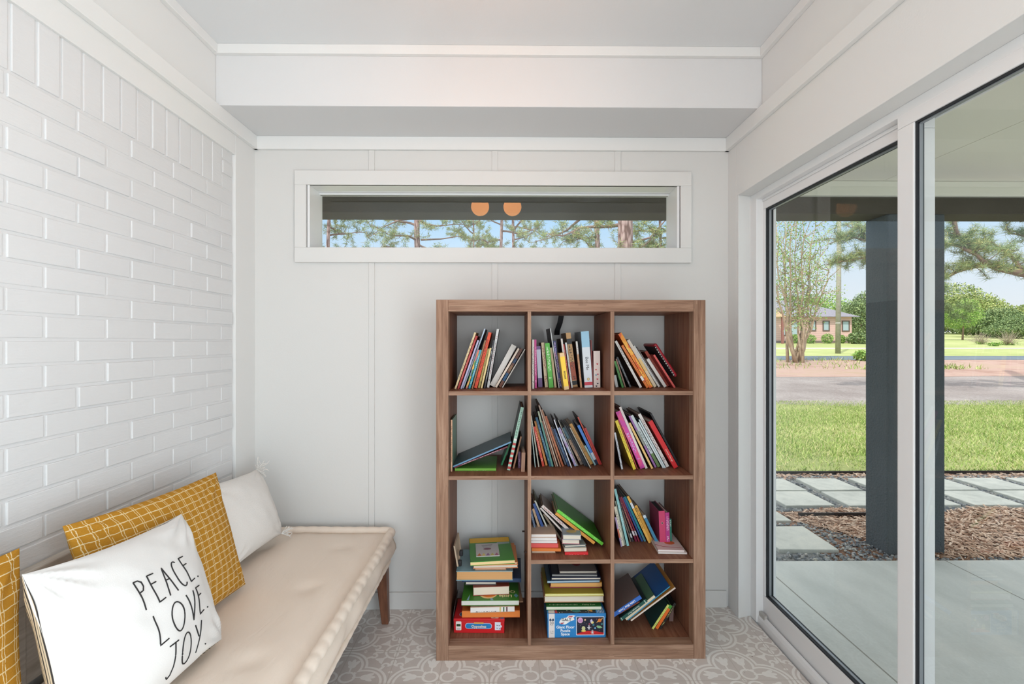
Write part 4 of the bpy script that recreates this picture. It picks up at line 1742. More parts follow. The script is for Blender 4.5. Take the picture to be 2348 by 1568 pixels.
# ================================================================== bookcase
def oak(name, cols, grain='z'):
    t = NT(name)
    p = t.pos()
    sc = {'z': (26, 26, 1.6), 'x': (1.6, 26, 26), 'y': (26, 1.6, 26)}[grain]
    n = t.noise(t.mapping(p, sc), 2.4, 5, .62, .35)
    sc2 = {'z': (160, 160, 3.5), 'x': (3.5, 160, 160), 'y': (160, 3.5, 160)}[grain]
    f = t.noise(t.mapping(p, sc2), 1.6, 3, .6)
    k = E(t, n) * .72 + E(t, f) * .34
    c = t.ramp(k.s, [(.34, cols[0]), (.5, cols[1]), (.66, cols[2])])
    pores = (E(t, f) > .63) & (E(t, t.noise(p, 12, 2)) > .5)
    c = t.mix((pores * .45).s, c, cols[3])
    t.bump(f, .12, .002)
    return t.finish(c, .55, .25)


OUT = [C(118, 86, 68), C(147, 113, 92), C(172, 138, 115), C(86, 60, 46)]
INN_SHADED = [C(112, 70, 50), C(134, 88, 66), C(152, 104, 80), C(80, 48, 34)]  # redder oak, with the light fall-off inside the cubes darkened into its colour
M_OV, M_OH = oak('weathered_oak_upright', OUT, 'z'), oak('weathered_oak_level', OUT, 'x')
M_IV, M_IH = oak('shaded_oak_upright', INN_SHADED, 'z'), oak('shaded_oak_level', INN_SHADED, 'y')

SF, SB = 1.99, 2.372
sx = lambda px: P(px, 784, SF).x
sz = lambda py: CZ - (py - 784.5) * SF / F
XA, XB_ = sx(1000), sx(1618)
XI0, XI1 = sx(1028), sx(1590.5)
D1a, D1b, D2a, D2b = sx(1210), sx(1218), sx(1400.5), sx(1409)
ZT = sz(687.5)
ZTi = sz(714.5)
S1a, S1b = sz(907.3), sz(898)
S2a, S2b = sz(1101.5), sz(1092.8)
S3a, S3b = sz(1295), sz(1286)
ZB = sz(1481)

case = thing('bookcase', 'tall open weathered oak cube bookcase against the panelled wall', 'bookcase', ((XA + XB_) / 2, SF + .19, 0))
FB = SF + .052


def piece(name, lo, hi, mat, bev=.0015):
    return attach(MB().box(lo, hi).build(name, mat, bevel=bev), case)


for n_, (xa, xb, xi, s) in enumerate(((XA, XI0, XI0 - .0035, -1), (XI1, XB_, XI1 + .0035, 1))):
    m = MB()
    m.box((xa, SF, 0), (xb, FB, ZT), 0)
    if s < 0:
        m.box((xa, FB, 0), (xi, SB, ZT), 1)
    else:
        m.box((xi, FB, 0), (xb, SB, ZT), 1)
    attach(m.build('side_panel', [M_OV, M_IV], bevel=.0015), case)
m = MB()
m.box((XI0, SF, ZTi), (XI1, FB, ZT), 0)
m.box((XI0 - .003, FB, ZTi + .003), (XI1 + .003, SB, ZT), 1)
attach(m.build('top_panel', [M_OH, M_IH], bevel=.0015), case)
m = MB()
m.box((XI0, SF, 0), (XI1, FB, ZB), 0)
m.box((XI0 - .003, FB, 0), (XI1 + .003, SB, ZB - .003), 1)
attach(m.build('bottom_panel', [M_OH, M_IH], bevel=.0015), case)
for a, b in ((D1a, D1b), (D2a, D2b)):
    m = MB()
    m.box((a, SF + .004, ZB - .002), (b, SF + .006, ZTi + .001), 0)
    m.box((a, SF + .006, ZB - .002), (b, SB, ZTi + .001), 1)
    attach(m.build('divider', [M_OV, M_IV]), case)
for za, zb in ((S1a, S1b), (S2a, S2b), (S3a, S3b)):
    for ci, (a, b) in enumerate(((XI0, D1a), (D1b, D2a), (D2b, XI1))):
        if zb == S3b and ci == 0:
            continue
        m = MB()
        m.box((a, SF + .006, za), (b, SF + .008, zb), 0)
        m.box((a, SF + .008, za), (b, SB, zb), 1)
        attach(m.build('shelf', [M_OH, M_IH]), case)
M_PEG = simple('dark_peg', C(70, 50, 42), .5)
for yy in (2.10, 2.33):
    attach(MB().tube([(D1a, yy, S3a + .004), (D1a - .012, yy, S3a + .004)], .004, 8).build('shelf_peg', M_PEG), case)

m = MB()
pts = [P(1287, 724, 2.30), P(1284, 740, 2.31), P(1278, 757, 2.33), P(1277, 768, 2.365)]
for a, b in zip(pts, pts[1:]):
    w = .013
    m.add([a + Vector((-w, 0, 0)), a + Vector((w, 0, 0)), b + Vector((w, 0, 0)), b + Vector((-w, 0, 0)),
           a + Vector((-w, .003, 0)), a + Vector((w, .003, 0)), b + Vector((w, .003, 0)), b + Vector((-w, .003, 0))],
          [(0, 1, 2, 3), (7, 6, 5, 4), (0, 4, 5, 1), (1, 5, 6, 2), (2, 6, 7, 3), (3, 7, 4, 0)])
tag(m.build('strap', simple('black_strap', C(30, 28, 30), .7)), 'black anti tip strap between the bookcase top and the wall', 'strap')


# ================================================================== books
_bm = {}


def book_mat(col, ink=None, bands=None, h=.25, t=.02, patch=None, span=(.12, .88), axis='z'):
    """printed paper: plain colour, optional bands across the spine and small print along it"""
    key = (col, ink, tuple(bands) if bands else None, patch, span, axis, round(h, 3), round(t, 3)) if (ink or bands or patch) else (col,)
    if key in _bm:
        return _bm[key]
    nt = NT('book_cloth')
    c = C(*col)
    if ink or bands or patch:
        x, y, z = nt.xyz(nt.coord('Object'))
        if axis == 'x':
            x, z = z, x
        zz = z / h
        if patch:
            v = nt.n('ShaderNodeTexVoronoi')
            cb = nt.n('ShaderNodeCombineXYZ')
            nt.set(cb.inputs[0], (x / t).s)
            nt.set(cb.inputs[2], (zz * 9.0).s)
            nt.set(v.inputs['Vector'], cb.outputs[0])
            v.inputs['Scale'].default_value = 1.0
            sp = nt.n('ShaderNodeSeparateColor')
            nt.set(sp.inputs[0], v.outputs['Color'])
            stops = [(i / max(1, len(patch) - 1) * .98, C(*q)) for i, q in enumerate(patch)]
            c = nt.ramp(sp.outputs[0], stops, 'CONSTANT' if len(patch) > 2 else 'LINEAR')
        for (a, b, bc) in (bands or []):
            c = nt.mix(((zz > a) & (zz < b)).s, c, C(*bc))
        if ink:
            cb = nt.n('ShaderNodeCombineXYZ')
            k_ = 1.6 if t < .014 else 2.6
            nt.set(cb.inputs[0], (x / t * k_).s)
            nt.set(cb.inputs[2], (z / t * k_ * 1.2).s)
            q = E(nt, nt.noise(cb.outputs[0], 1.6, 1))
            m = (q > .53) & (x.abs() < t * .26) & (zz > span[0]) & (zz < span[1])
            gap = (E(nt, nt.noise(nt.mapping(cb.outputs[0], (0, 0, .16)), 1.0, 0)) > .40)
            c = nt.mix(((m & gap) * .9).s, c, C(*ink))
    _bm[key] = nt.finish(c, .42, .35)
    return _bm[key]


M_PAGES = NT('page_edges')
_x, _y, _z = M_PAGES.xyz(M_PAGES.coord('Object'))
M_PAGES = M_PAGES.finish(M_PAGES.mix(M_PAGES.noise(M_PAGES.mapping(M_PAGES.coord('Object'), (900, 1, 1)), 1, 1), C(232, 222, 204), C(214, 202, 182)), .8, .1)
M_PAGESX = NT('page_edges_flat')
M_PAGESX = M_PAGESX.finish(M_PAGESX.mix(M_PAGESX.noise(M_PAGESX.mapping(M_PAGESX.coord('Object'), (1, 1, 900)), 1, 1), C(234, 226, 210), C(216, 204, 186)), .8, .1)
M_PAGEST = NT('tan_page_edges')
M_PAGEST = M_PAGEST.finish(M_PAGEST.mix(M_PAGEST.noise(M_PAGEST.mapping(M_PAGEST.coord('Object'), (1, 1, 900)), 1, 1), C(226, 176, 122), C(204, 152, 100)), .8, .1)

STAND = []


def book_parts(root, t, h, w, spine, board, ink=None, hard=True, o={}):
    """cover (spine and two boards), page block and any title, in the book's own frame"""
    b = min(.0028 if hard else .0009, t * .28)
    ins = .003 if hard else .0006
    x = t / 2
    m = MB()
    if o.get('rev'):
        ys, yw = w - b, w
    else:
        ys, yw = 0, b
    rr_ = min(.0012, b * .4)
    m.box((-x, ys, 0), (x, yw, h), 0)
    y0, y1 = (0, w - b) if o.get('rev') else (b, w)
    m.box((-x, y0, 0), (-x + b, y1, h), 1)
    m.box((x - b, y0, 0), (x, y1, h), 1)
    m.build('cover', [book_mat(spine, ink, o.get('bands'), h, t, o.get('patch'), o.get('span', (.12, .88))), book_mat(board)], root)
    mp = MB()
    if o.get('rev'):
        mp.box((-x + b, ins, ins), (x - b, w - b, h - ins))
    else:
        mp.box((-x + b, b, ins), (x - b, w - ins, h - ins))
    mp.build('pages', o.get('pages') or M_PAGES, root)
    for (txt, size, tc, frac, *bold) in o.get('titles', []):
        put_text(txt, size, simple('title_ink', C(*tc), .5), root, (0, -.0006, h * frac), (0, 0, -1), (1, 0, 0), bold[0] if bold else 0, name='title')


def rect_pts(b):
    c, s = math.cos(b['a']), math.sin(b['a'])
    out = []
    for lx, lz in ((-b['t'] / 2, 0), (b['t'] / 2, 0), (b['t'] / 2, b['h']), (-b['t'] / 2, b['h'])):
        out.append((b['x'] + lx * c + lz * s, b['z'] - lx * s + lz * c))
    return out


def sat(A, B):
    best = (1e9, None)
    for poly in (A, B):
        for i in range(2):
            ex, ez = poly[i + 1][0] - poly[i][0], poly[i + 1][1] - poly[i][1]
            L = math.hypot(ex, ez)
            n = (-ez / L, ex / L)
            a = [p[0] * n[0] + p[1] * n[1] for p in A]
            b = [p[0] * n[0] + p[1] * n[1] for p in B]
            d = min(max(a), max(b)) - max(min(a), min(b))
            if d <= 0:
                return 0, None
            if d < best[0]:
                ca, cb = sum(a) / 4, sum(b) / 4
                best = (d, n if ca < cb else (-n[0], -n[1]))
    return best


def settle(bs, xl, xr, zs):
    """nudge neighbouring books apart until no two share space, inside the cube walls"""
    def rest(b):
        if not b['free']:
            b['z'] = zs + .0006 + b['t'] / 2 * abs(math.sin(b['a']))
    for b in bs:
        rest(b)
    for it in range(500):
        worst = 0
        for i in range(len(bs)):
            for j in range(i + 1, len(bs)):
                A, B = bs[i], bs[j]
                if min(A['y'] + A['w'], B['y'] + B['w']) <= max(A['y'], B['y']):
                    continue
                d, n = sat(rect_pts(A), rect_pts(B))
                if d > .00002:
                    worst = max(worst, d)
                    if abs(n[0]) > .25:
                        mv = (d + .0003) / n[0] * .5
                        mv = max(-.006, min(.006, mv))
                        fa, fb = (0 if A['pin'] else 1), (0 if B['pin'] else 1)
                        A['x'] -= mv * fa
                        B['x'] += mv * fb
        for b in bs:
            q = rect_pts(b)
            lo, hi = min(p[0] for p in q), max(p[0] for p in q)
            if lo < xl + .0006:
                b['x'] += xl + .0006 - lo
            if hi > xr - .0006:
                b['x'] -= hi - xr + .0006
        if worst < .00004:
            break
        if it % 40 == 39:
            for i in range(len(bs)):
                for j in range(i + 1, len(bs)):
                    if sat(rect_pts(bs[i]), rect_pts(bs[j]))[0] > .0003:
                        bs[i]['t'] *= .93
                        bs[j]['t'] *= .93
            for b in bs:
                rest(b)


def untangle(bs):
    for it in range(14):
        hit = set()
        for i in range(len(bs)):
            for j in range(i + 1, len(bs)):
                A, B = bs[i], bs[j]
                if min(A['y'] + A['w'], B['y'] + B['w']) > max(A['y'], B['y']) and sat(rect_pts(A), rect_pts(B))[0] > 0:
                    hit |= {i, j}
        if not hit:
            return
        for i in hit:
            bs[i]['t'] *= .94


def cube(org, sc, zs, xl, xr, where, group, rows):
    bs = []
    for r in rows:
        desc, xb, yb, xt, yt, th, spine = r[:7]
        board = r[7] if len(r) > 7 and r[7] else spine
        ink = r[8] if len(r) > 8 else None
        o = r[9] if len(r) > 9 else {}
        ax, ay, bx, by = org[0] + xb / sc, org[1] + yb / sc, org[0] + xt / sc, org[1] + yt / sc
        y = o.get('y') or (CZ - zs) * F / max(20, ay - 784.5)
        y = max(2.012, min(2.17, y))
        A, B = P(ax, ay, y), P(bx, by, y)
        a = math.atan2(B.x - A.x, B.z - A.z)
        h = math.hypot(B.x - A.x, B.z - A.z)
        if not o.get('free'):
            h = min(h, (S1a - zs if False else 1.0))
        t = th / sc * y / F
        w = min(o.get('w', max(.14, min(.24, h * .8))), 2.366 - y)
        bs.append(dict(x=A.x, z=A.z, y=y, a=a, h=h, t=t, w=w, free=bool(o.get('free')), pin=bool(o.get('pin')), spine=spine, board=board, ink=ink, o=o, desc=desc))
    settle([b for b in bs if not b['o'].get('solo')], xl, xr, zs)
    untangle([b for b in bs if not b['o'].get('solo')])
    for b in bs:
        M = Matrix.Translation((b['x'], b['y'], b['z'])) @ Matrix.Rotation(b['a'], 4, 'Y')
        root = thing(b['o'].get('name', 'book'), b['desc'] + ' ' + where, b['o'].get('cat', 'book'), group=group, M=M)
        book_parts(root, b['t'], b['h'], b['w'], b['spine'], b['board'], b['ink'], b['o'].get('hard', True), b['o'])
    return bs


CR = (232, 206, 160)
WH = (232, 230, 226)
BK = (38, 36, 40)
GR = 'books in the cube bookcase'

cube((1000, 680), 6.818, S1b, XI0, D1a, 'in the top cube, daybed side', GR, [
    ('tall slanting cream book with black spine print', 300, 1450, 612, 570, 28, CR, (210, 150, 90), (40, 34, 40)),
    ('slanting dark red book', 345, 1450, 634, 622, 30, (176, 52, 48), None, (220, 150, 140)),
    ('lavender grey book', 412, 1448, 680, 690, 26, (184, 178, 208), (60, 60, 80)),
    ('tall pale blue white book rising over its neighbours', 438, 1440, 777, 512, 20, (196, 208, 224), (44, 44, 60), (90, 100, 130)),
    ('patchwork spined multicoloured book', 468, 1445, 658, 842, 28, (200, 150, 100), (60, 60, 70), None, dict(patch=((220, 130, 90), (230, 190, 90), (90, 140, 80), (200, 110, 120), (120, 130, 170), (230, 160, 80)))),
    ('teal book with white flecks', 512, 1445, 690, 842, 34, (48, 150, 168), (20, 60, 70), (210, 230, 230)),
    ('brown and tan thin book beside the orange red one', 562, 1445, 766, 690, 24, (160, 116, 80), (34, 52, 46), (60, 44, 36)),
    ('thick orange red book', 612, 1440, 840, 570, 50, (232, 78, 40), (226, 70, 36), (120, 40, 30)),
    ('yellow green patterned short book', 670, 1435, 822, 822, 32, (206, 190, 110), (150, 150, 70), (80, 110, 60), dict(span=(.02, .98))),
    ('pale yellow short book', 710, 1440, 852, 812, 28, (238, 212, 150), (220, 180, 100)),
    ('thin black book with a speckled spine', 757, 1440, 902, 690, 26, (54, 52, 58), BK, (220, 220, 214)),
    ('tall white book with red and black spine print', 806, 1430, 962, 515, 36, WH, BK, (150, 44, 54)),
    ('thick plain white book slumped on the divider', 866, 1410, 1210, 772, 84, (226, 220, 212), (70, 60, 56), None, dict(w=.2)),
    ('thin cream book under the slumped white one', 934, 1430, 1292, 822, 30, (238, 220, 200), (150, 120, 100)),
    ('slumped brown and navy block spined book', 996, 1426, 1338, 830, 42, (120, 78, 62), (70, 50, 44), None, dict(bands=((.0, .12, (120, 70, 50)), (.16, .36, (34, 84, 124)), (.42, .56, (150, 112, 80)), (.62, .74, (44, 74, 110))))),
    ('thin white edged dark book, outermost of the slumped ones', 1036, 1430, 1388, 832, 16, (212, 206, 196), (60, 60, 56)),
])

cube((1205, 720), 8.252, S1b, D1b, D2a, 'in the top middle cube', GR, [
    ('slim upright white book against the divider', 145, 1420, 145, 490, 40, (226, 218, 208), (170, 160, 156), (70, 66, 80)),
    ('magenta book with white spine print', 195, 1410, 186, 490, 40, (206, 66, 140), (160, 50, 110), (244, 214, 226)),
    ('purple book with a dotted white spine panel', 282, 1385, 242, 610, 80, (122, 94, 142), (90, 70, 110), (206, 206, 222), dict(bands=((.22, .92, (206, 208, 222)),), span=(.25, .9))),
    ('cream book with small red spine print', 398, 1395, 326, 550, 58, (226, 204, 168), (120, 90, 80), (170, 60, 50)),
    ('bright green book with white script spine', 494, 1405, 416, 560, 92, (92, 184, 68), (60, 140, 50), (226, 244, 214), dict(span=(.2, .92))),
    ('cream paperback between the green book and the tall thin one', 578, 1400, 492, 645, 44, (226, 200, 156), (190, 160, 120), None, dict(hard=False)),
    ('very tall thin grey book sticking up', 652, 1410, 486, 276, 18, (200, 200, 198), (60, 60, 64)),
    ('navy book with pink and blue blotches', 672, 1405, 552, 520, 48, (70, 74, 140), (40, 40, 60), (226, 190, 214), dict(patch=((60, 64, 120), (90, 100, 160), (40, 44, 90), (200, 120, 180)), span=(.02, .98))),
    ('thick yellow book with a black capital title', 738, 1380, 646, 684, 90, (244, 202, 62), (220, 180, 90), None, dict(bands=((0, .09, (226, 190, 140)), (.9, 1.0, (222, 186, 140))), y=2.045, titles=[('NOAH', .0115, (44, 40, 34), .40, .0003)])),
    ('white topped book with an orange brown base', 806, 1410, 684, 475, 34, (188, 96, 52), (70, 40, 36), None, dict(bands=((.7, 1.0, (220, 208, 200)),))),
    ('thin red book beside the white topped one', 838, 1410, 722, 580, 20, (190, 60, 52), (90, 40, 40), (240, 220, 210)),
    ('thin white book touching the kraft brown one', 882, 1405, 764, 550, 30, (228, 226, 222), (150, 140, 130), (90, 90, 96)),
    ('kraft brown book with black and brick red bands', 944, 1390, 806, 366, 90, (198, 152, 98), (150, 110, 70), (70, 54, 40), dict(bands=((.04, .115, (40, 36, 34)), (.125, .46, (176, 82, 50)), (.79, .89, (36, 34, 34))), span=(.14, .78))),
    ('thin tan book standing apart with a white top', 1056, 1405, 966, 525, 34, (206, 152, 112), (60, 44, 40), (120, 80, 60), dict(bands=((.72, 1.0, (220, 214, 208)),))),
    ('thick white and pale blue book titled in brush script', 1196, 1405, 1122, 340, 150, (226, 232, 238), (140, 150, 160), None,
     dict(bands=((.72, 1.0, (160, 204, 228)), (.045, .10, (214, 68, 84))), titles=[('Bee Me', .0195, (40, 40, 44), .43, .0)])),
    ('thin dark red book between the blue white and heart books', 1280, 1400, 1240, 500, 24, (130, 50, 44), (60, 40, 40)),
    ('short board book with red and blue hearts', 1352, 1400, 1346, 705, 124, (242, 224, 216), (206, 70, 84), None, dict(name='heart_book')),
])

cube((1395, 720), 8.255, S1b, D2b, XI1, 'in the top cube, door side', GR, [
    ('short white book tucked low by the divider', 164, 1395, 122, 1170, 50, (220, 218, 214), (120, 120, 116)),
    ('leaning green book', 276, 1405, 124, 905, 38, (70, 140, 58), (40, 90, 44), (40, 80, 40)),
    ('thin tan edged brown book', 326, 1400, 150, 860, 24, (150, 112, 92), (60, 44, 40)),
    ('black book with grey lettering', 420, 1400, 165, 830, 34, (70, 68, 72), BK, (196, 196, 196)),
    ('long leaning white book with black lettering near its top', 616, 1410, 140, 530, 46, (226, 220, 214), (70, 48, 42), (40, 36, 36), dict(span=(.45, .95))),
    ('leaning rust orange book with a white label', 745, 1415, 262, 612, 44, (224, 120, 48), (160, 80, 40), (140, 60, 40), dict(bands=((.17, .27, (240, 234, 226)),))),
    ('largest leaning orange and yellow book', 812, 1415, 216, 392, 70, (240, 150, 46), (206, 86, 36), (170, 60, 34), dict(patch=((240, 150, 46), (246, 178, 70), (228, 98, 40), (246, 200, 110)), span=(.05, .6))),
    ('leaning pale yellow book', 890, 1400, 372, 512, 56, (240, 206, 140), (210, 180, 130), None, dict(bands=((.0, .34, (236, 220, 190)), (.6, 1, (226, 214, 200))))),
    ('leaning white book beside the pale yellow one', 962, 1395, 482, 622, 36, (222, 218, 212), (90, 90, 92), (120, 140, 160)),
    ('thin dark striped leaning book', 1002, 1390, 545, 640, 20, (90, 76, 72), BK, (206, 196, 190)),
    ('short plain white leaning book', 1076, 1400, 738, 872, 54, (222, 216, 210), (150, 140, 134)),
    ('leaning brick red book', 1152, 1385, 735, 722, 56, (158, 62, 42), (120, 46, 36), (90, 36, 30)),
    ('leaning black book with white block letters', 1208, 1370, 890, 885, 40, (48, 46, 50), BK, (226, 222, 216), dict(span=(.02, .98))),
    ('leaning coral pink book', 1262, 1320, 868, 700, 34, (214, 92, 86), (150, 50, 50), None, dict(y=2.12)),
])

cube((1010, 900), 7.467, S2b, XI0, D1a, 'in the second cube down, daybed side', GR, [
    ('slim upright book with peach spine and green cover', 178, 1355, 180, 470, 28, (226, 178, 144), (110, 140, 116), (70, 50, 44)),
    ('upright striped book, red and white below green', 1166, 1340, 1402, 262, 52, (168, 206, 186), (40, 44, 44), (60, 90, 80), dict(bands=tuple((.02 + .075 * i, .058 + .075 * i, (226, 200, 192) if False else (186, 70, 66)) for i in range(6)) + ((.47, .50, (236, 226, 220)),), span=(.5, .98))),
    ('thin brown book behind the striped one', 1256, 1310, 1388, 760, 26, (172, 124, 92), (90, 60, 50)),
    ('green slanting thin book holding up the flat pile', 1045, 1255, 1205, 850, 30, (50, 142, 92), (30, 100, 66)),
    ('short purple book by the divider', 1342, 1290, 1342, 1010, 42, (110, 78, 110), (80, 60, 90), (180, 150, 180), dict(y=2.12)),
    ('short tan book touching the divider', 1412, 1365, 1424, 1035, 62, (180, 140, 116), (150, 110, 90)),
    ('big dark blue green hardback sloping over the pile', 216, 1268, 1210, 846, 24, (104, 146, 178), (60, 84, 92), None, dict(free=True, solo=True, w=.23, y=2.07)),
    ('maroon book sloping under the dark blue green hardback', 236, 1286, 1150, 926, 22, (112, 40, 58), (50, 30, 40), (236, 220, 222), dict(free=True, solo=True, w=.22, y=2.075)),
])
cube((1205, 910), 8.252, S2b, D1b, D2a, 'in the second middle cube down', GR, [
    ('thin pale green book hard against the divider', 214, 1340, 118, 400, 18, (176, 196, 190), (40, 50, 50)),
    ('thin black and cream book', 280, 1335, 132, 362, 22, (206, 200, 180), BK, (40, 40, 40)),
    ('leaning red book with pale print', 336, 1325, 166, 575, 44, (212, 72, 52), (150, 50, 40), (244, 200, 180)),
    ('leaning orange yellow book', 396, 1310, 180, 470, 38, (222, 150, 76), (150, 100, 50), (150, 90, 40)),
    ('leaning deep blue book', 466, 1330, 198, 400, 42, (32, 84, 112), (24, 50, 70), (150, 180, 180)),
    ('leaning sea green book', 512, 1330, 240, 285, 34, (92, 144, 132), (40, 70, 66), None, dict(bands=((.8, 1.0, (170, 178, 150)),))),
    ('thin brown edged book', 560, 1335, 306, 470, 20, (150, 106, 84), (60, 44, 40)),
    ('tall thin book with cream edges', 640, 1340, 284, 165, 34, (190, 150, 124), (110, 74, 60), None, dict(rev=True)),
    ('second tall thin book with a blue cover', 690, 1335, 338, 250, 24, (170, 120, 92), (50, 60, 110)),
    ('leaning rust brown book', 728, 1330, 402, 380, 38, (164, 84, 48), (120, 60, 40), (206, 150, 110)),
    ('thin slate book', 778, 1280, 502, 570, 30, (140, 140, 152), (60, 60, 70)),
    ('leaning navy book with light flecks', 832, 1330, 552, 622, 46, (42, 66, 104), (30, 44, 70), (120, 160, 190)),
    ('thin white edged book', 892, 1350, 562, 442, 22, (214, 214, 220), (50, 50, 58)),
    ('leaning lilac book with cloud pattern', 952, 1325, 628, 602, 52, (170, 150, 190), (70, 66, 90), None, dict(patch=((176, 148, 186), (196, 190, 206), (130, 150, 184), (172, 186, 200)))),
    ('thin cream paged book', 1026, 1330, 642, 440, 24, (206, 196, 170), (30, 30, 34), None, dict(rev=True)),
    ('leaning blue and brown patterned book with black lettering', 1046, 1300, 695, 602, 52, (126, 112, 100), (70, 66, 66), (40, 32, 30), dict(bands=((.7, 1, (90, 122, 134)), (.1, .66, (196, 158, 130))), span=(.1, .72))),
    ('thin black book, first of a black pair', 1122, 1318, 735, 560, 30, (66, 68, 74), BK),
    ('thin black book, second of a black pair', 1182, 1335, 800, 572, 30, (46, 50, 60), BK),
    ('black book with white edge against the mustard one', 1236, 1380, 836, 592, 34, (204, 204, 198), (34, 36, 40), None, dict(rev=True)),
    ('leaning mustard book with dark bars', 1256, 1290, 852, 530, 68, (206, 150, 76), (150, 106, 60), (110, 70, 40), dict(span=(.3, .95))),
    ('short pale aqua book', 1320, 1310, 1122, 940, 32, (150, 186, 190), (80, 110, 116)),
    ('leaning bright blue book', 1342, 1290, 984, 552, 54, (70, 128, 206), (36, 60, 110), None, dict(bands=((0, .12, (30, 46, 76)), (.12, .3, (206, 214, 226))))),
    ('thin tall red book', 1396, 1295, 988, 392, 24, (196, 70, 50), (60, 50, 50)),
    ('outermost leaning red book', 1426, 1295, 1122, 602, 38, (178, 44, 44), (150, 34, 38)),
])

cube((1395, 910), 8.255, S2b, D2b, XI1, 'in the second cube down, door side', GR, [
    ('white book with black lettering standing by the divider', 262, 1385, 124, 690, 32, (206, 208, 214), (40, 40, 44), (50, 50, 60)),
    ('leaning yellow book', 500, 1395, 150, 470, 56, (230, 204, 62), (200, 160, 50), (130, 110, 40)),
    ('thin dark red book behind the yellow one', 562, 1380, 196, 440, 18, (170, 60, 60), (110, 40, 40)),
    ('thick pink and magenta book with a lavender title', 640, 1380, 168, 306, 90, (216, 74, 140), (150, 40, 60), (206, 180, 232), dict(patch=((222, 84, 140), (206, 70, 160), (196, 66, 150), (226, 96, 130)), span=(.16, .62))),
    ('white book leaning on the pink one', 726, 1375, 222, 212, 44, (226, 214, 208), (150, 120, 116)),
    ('thin cream orange book', 830, 1380, 398, 515, 38, (232, 192, 122), (90, 76, 40)),
    ('leaning purple book', 900, 1355, 402, 382, 36, (160, 112, 172), (70, 50, 80), None, dict(bands=((.42, .72, (150, 150, 140)),))),
    ('leaning white and green book', 962, 1350, 442, 377, 54, (206, 214, 214), (50, 60, 50), (80, 100, 90), dict(bands=((0, .26, (108, 134, 84)),), span=(.3, .7))),
    ('thin white book, first of a white pair', 1036, 1365, 562, 502, 28, (214, 222, 224), (40, 60, 60)),
    ('thin white book, second of a white pair', 1076, 1365, 584, 450, 26, (206, 220, 224), (40, 70, 80)),
    ('leaning white book with dark red capital letters', 1126, 1350, 584, 352, 56, (228, 220, 214), (150, 120, 116), (120, 50, 60), dict(span=(.1, .92))),
    ('thick red book with white script', 1282, 1375, 792, 492, 84, (208, 40, 44), (150, 40, 34), None, dict(titles=[('Curious George', .0095, (246, 226, 210), .27)])),
    ('thin tall black book outermost on the red one', 1352, 1320, 822, 335, 34, (44, 44, 48), (24, 24, 28)),
])

cube((1205, 1100), 7.838, S3b, D1b, D2a, 'in the third middle cube down', GR, [
    ('leaning black book half hidden by the paperback pile', 236, 1170, 100, 545, 40, (70, 90, 120), (30, 36, 48), (170, 180, 190), dict(y=2.14)),
    ('leaning tan book behind the paperback pile', 340, 1120, 135, 490, 40, (196, 164, 134), (120, 96, 80), None, dict(y=2.15)),
    ('leaning navy book behind the paperback pile', 420, 1120, 150, 400, 46, (58, 88, 150), (30, 46, 84), None, dict(y=2.15)),
    ('leaning thin olive book with white edges', 520, 1120, 170, 345, 26, (206, 206, 196), (110, 112, 84), None, dict(y=2.15)),
    ('leaning taupe book under the white lettered one', 682, 1050, 330, 520, 34, (150, 132, 112), (110, 96, 80), None, dict(y=2.15, w=.12)),
    ('leaning grey white book under the lettered one', 790, 1060, 268, 508, 30, (214, 204, 198), (120, 110, 104), None, dict(free=True, y=2.12, solo=True)),
    ('leaning white book with red and black capital letters', 905, 1020, 300, 466, 52, (226, 212, 204), (130, 110, 104), (150, 50, 50), dict(free=True, y=2.12, solo=True, span=(.1, .95))),
    ('long sloping orange book', 1238, 1140, 545, 600, 52, (224, 158, 70), (170, 110, 50), (190, 116, 50), dict(free=True, y=2.10, solo=True)),
    ('long sloping bright green book, outermost', 1388, 1158, 572, 548, 54, (110, 204, 66), (66, 140, 48), (160, 232, 130), dict(free=True, y=2.10, solo=True, w=.24)),
])

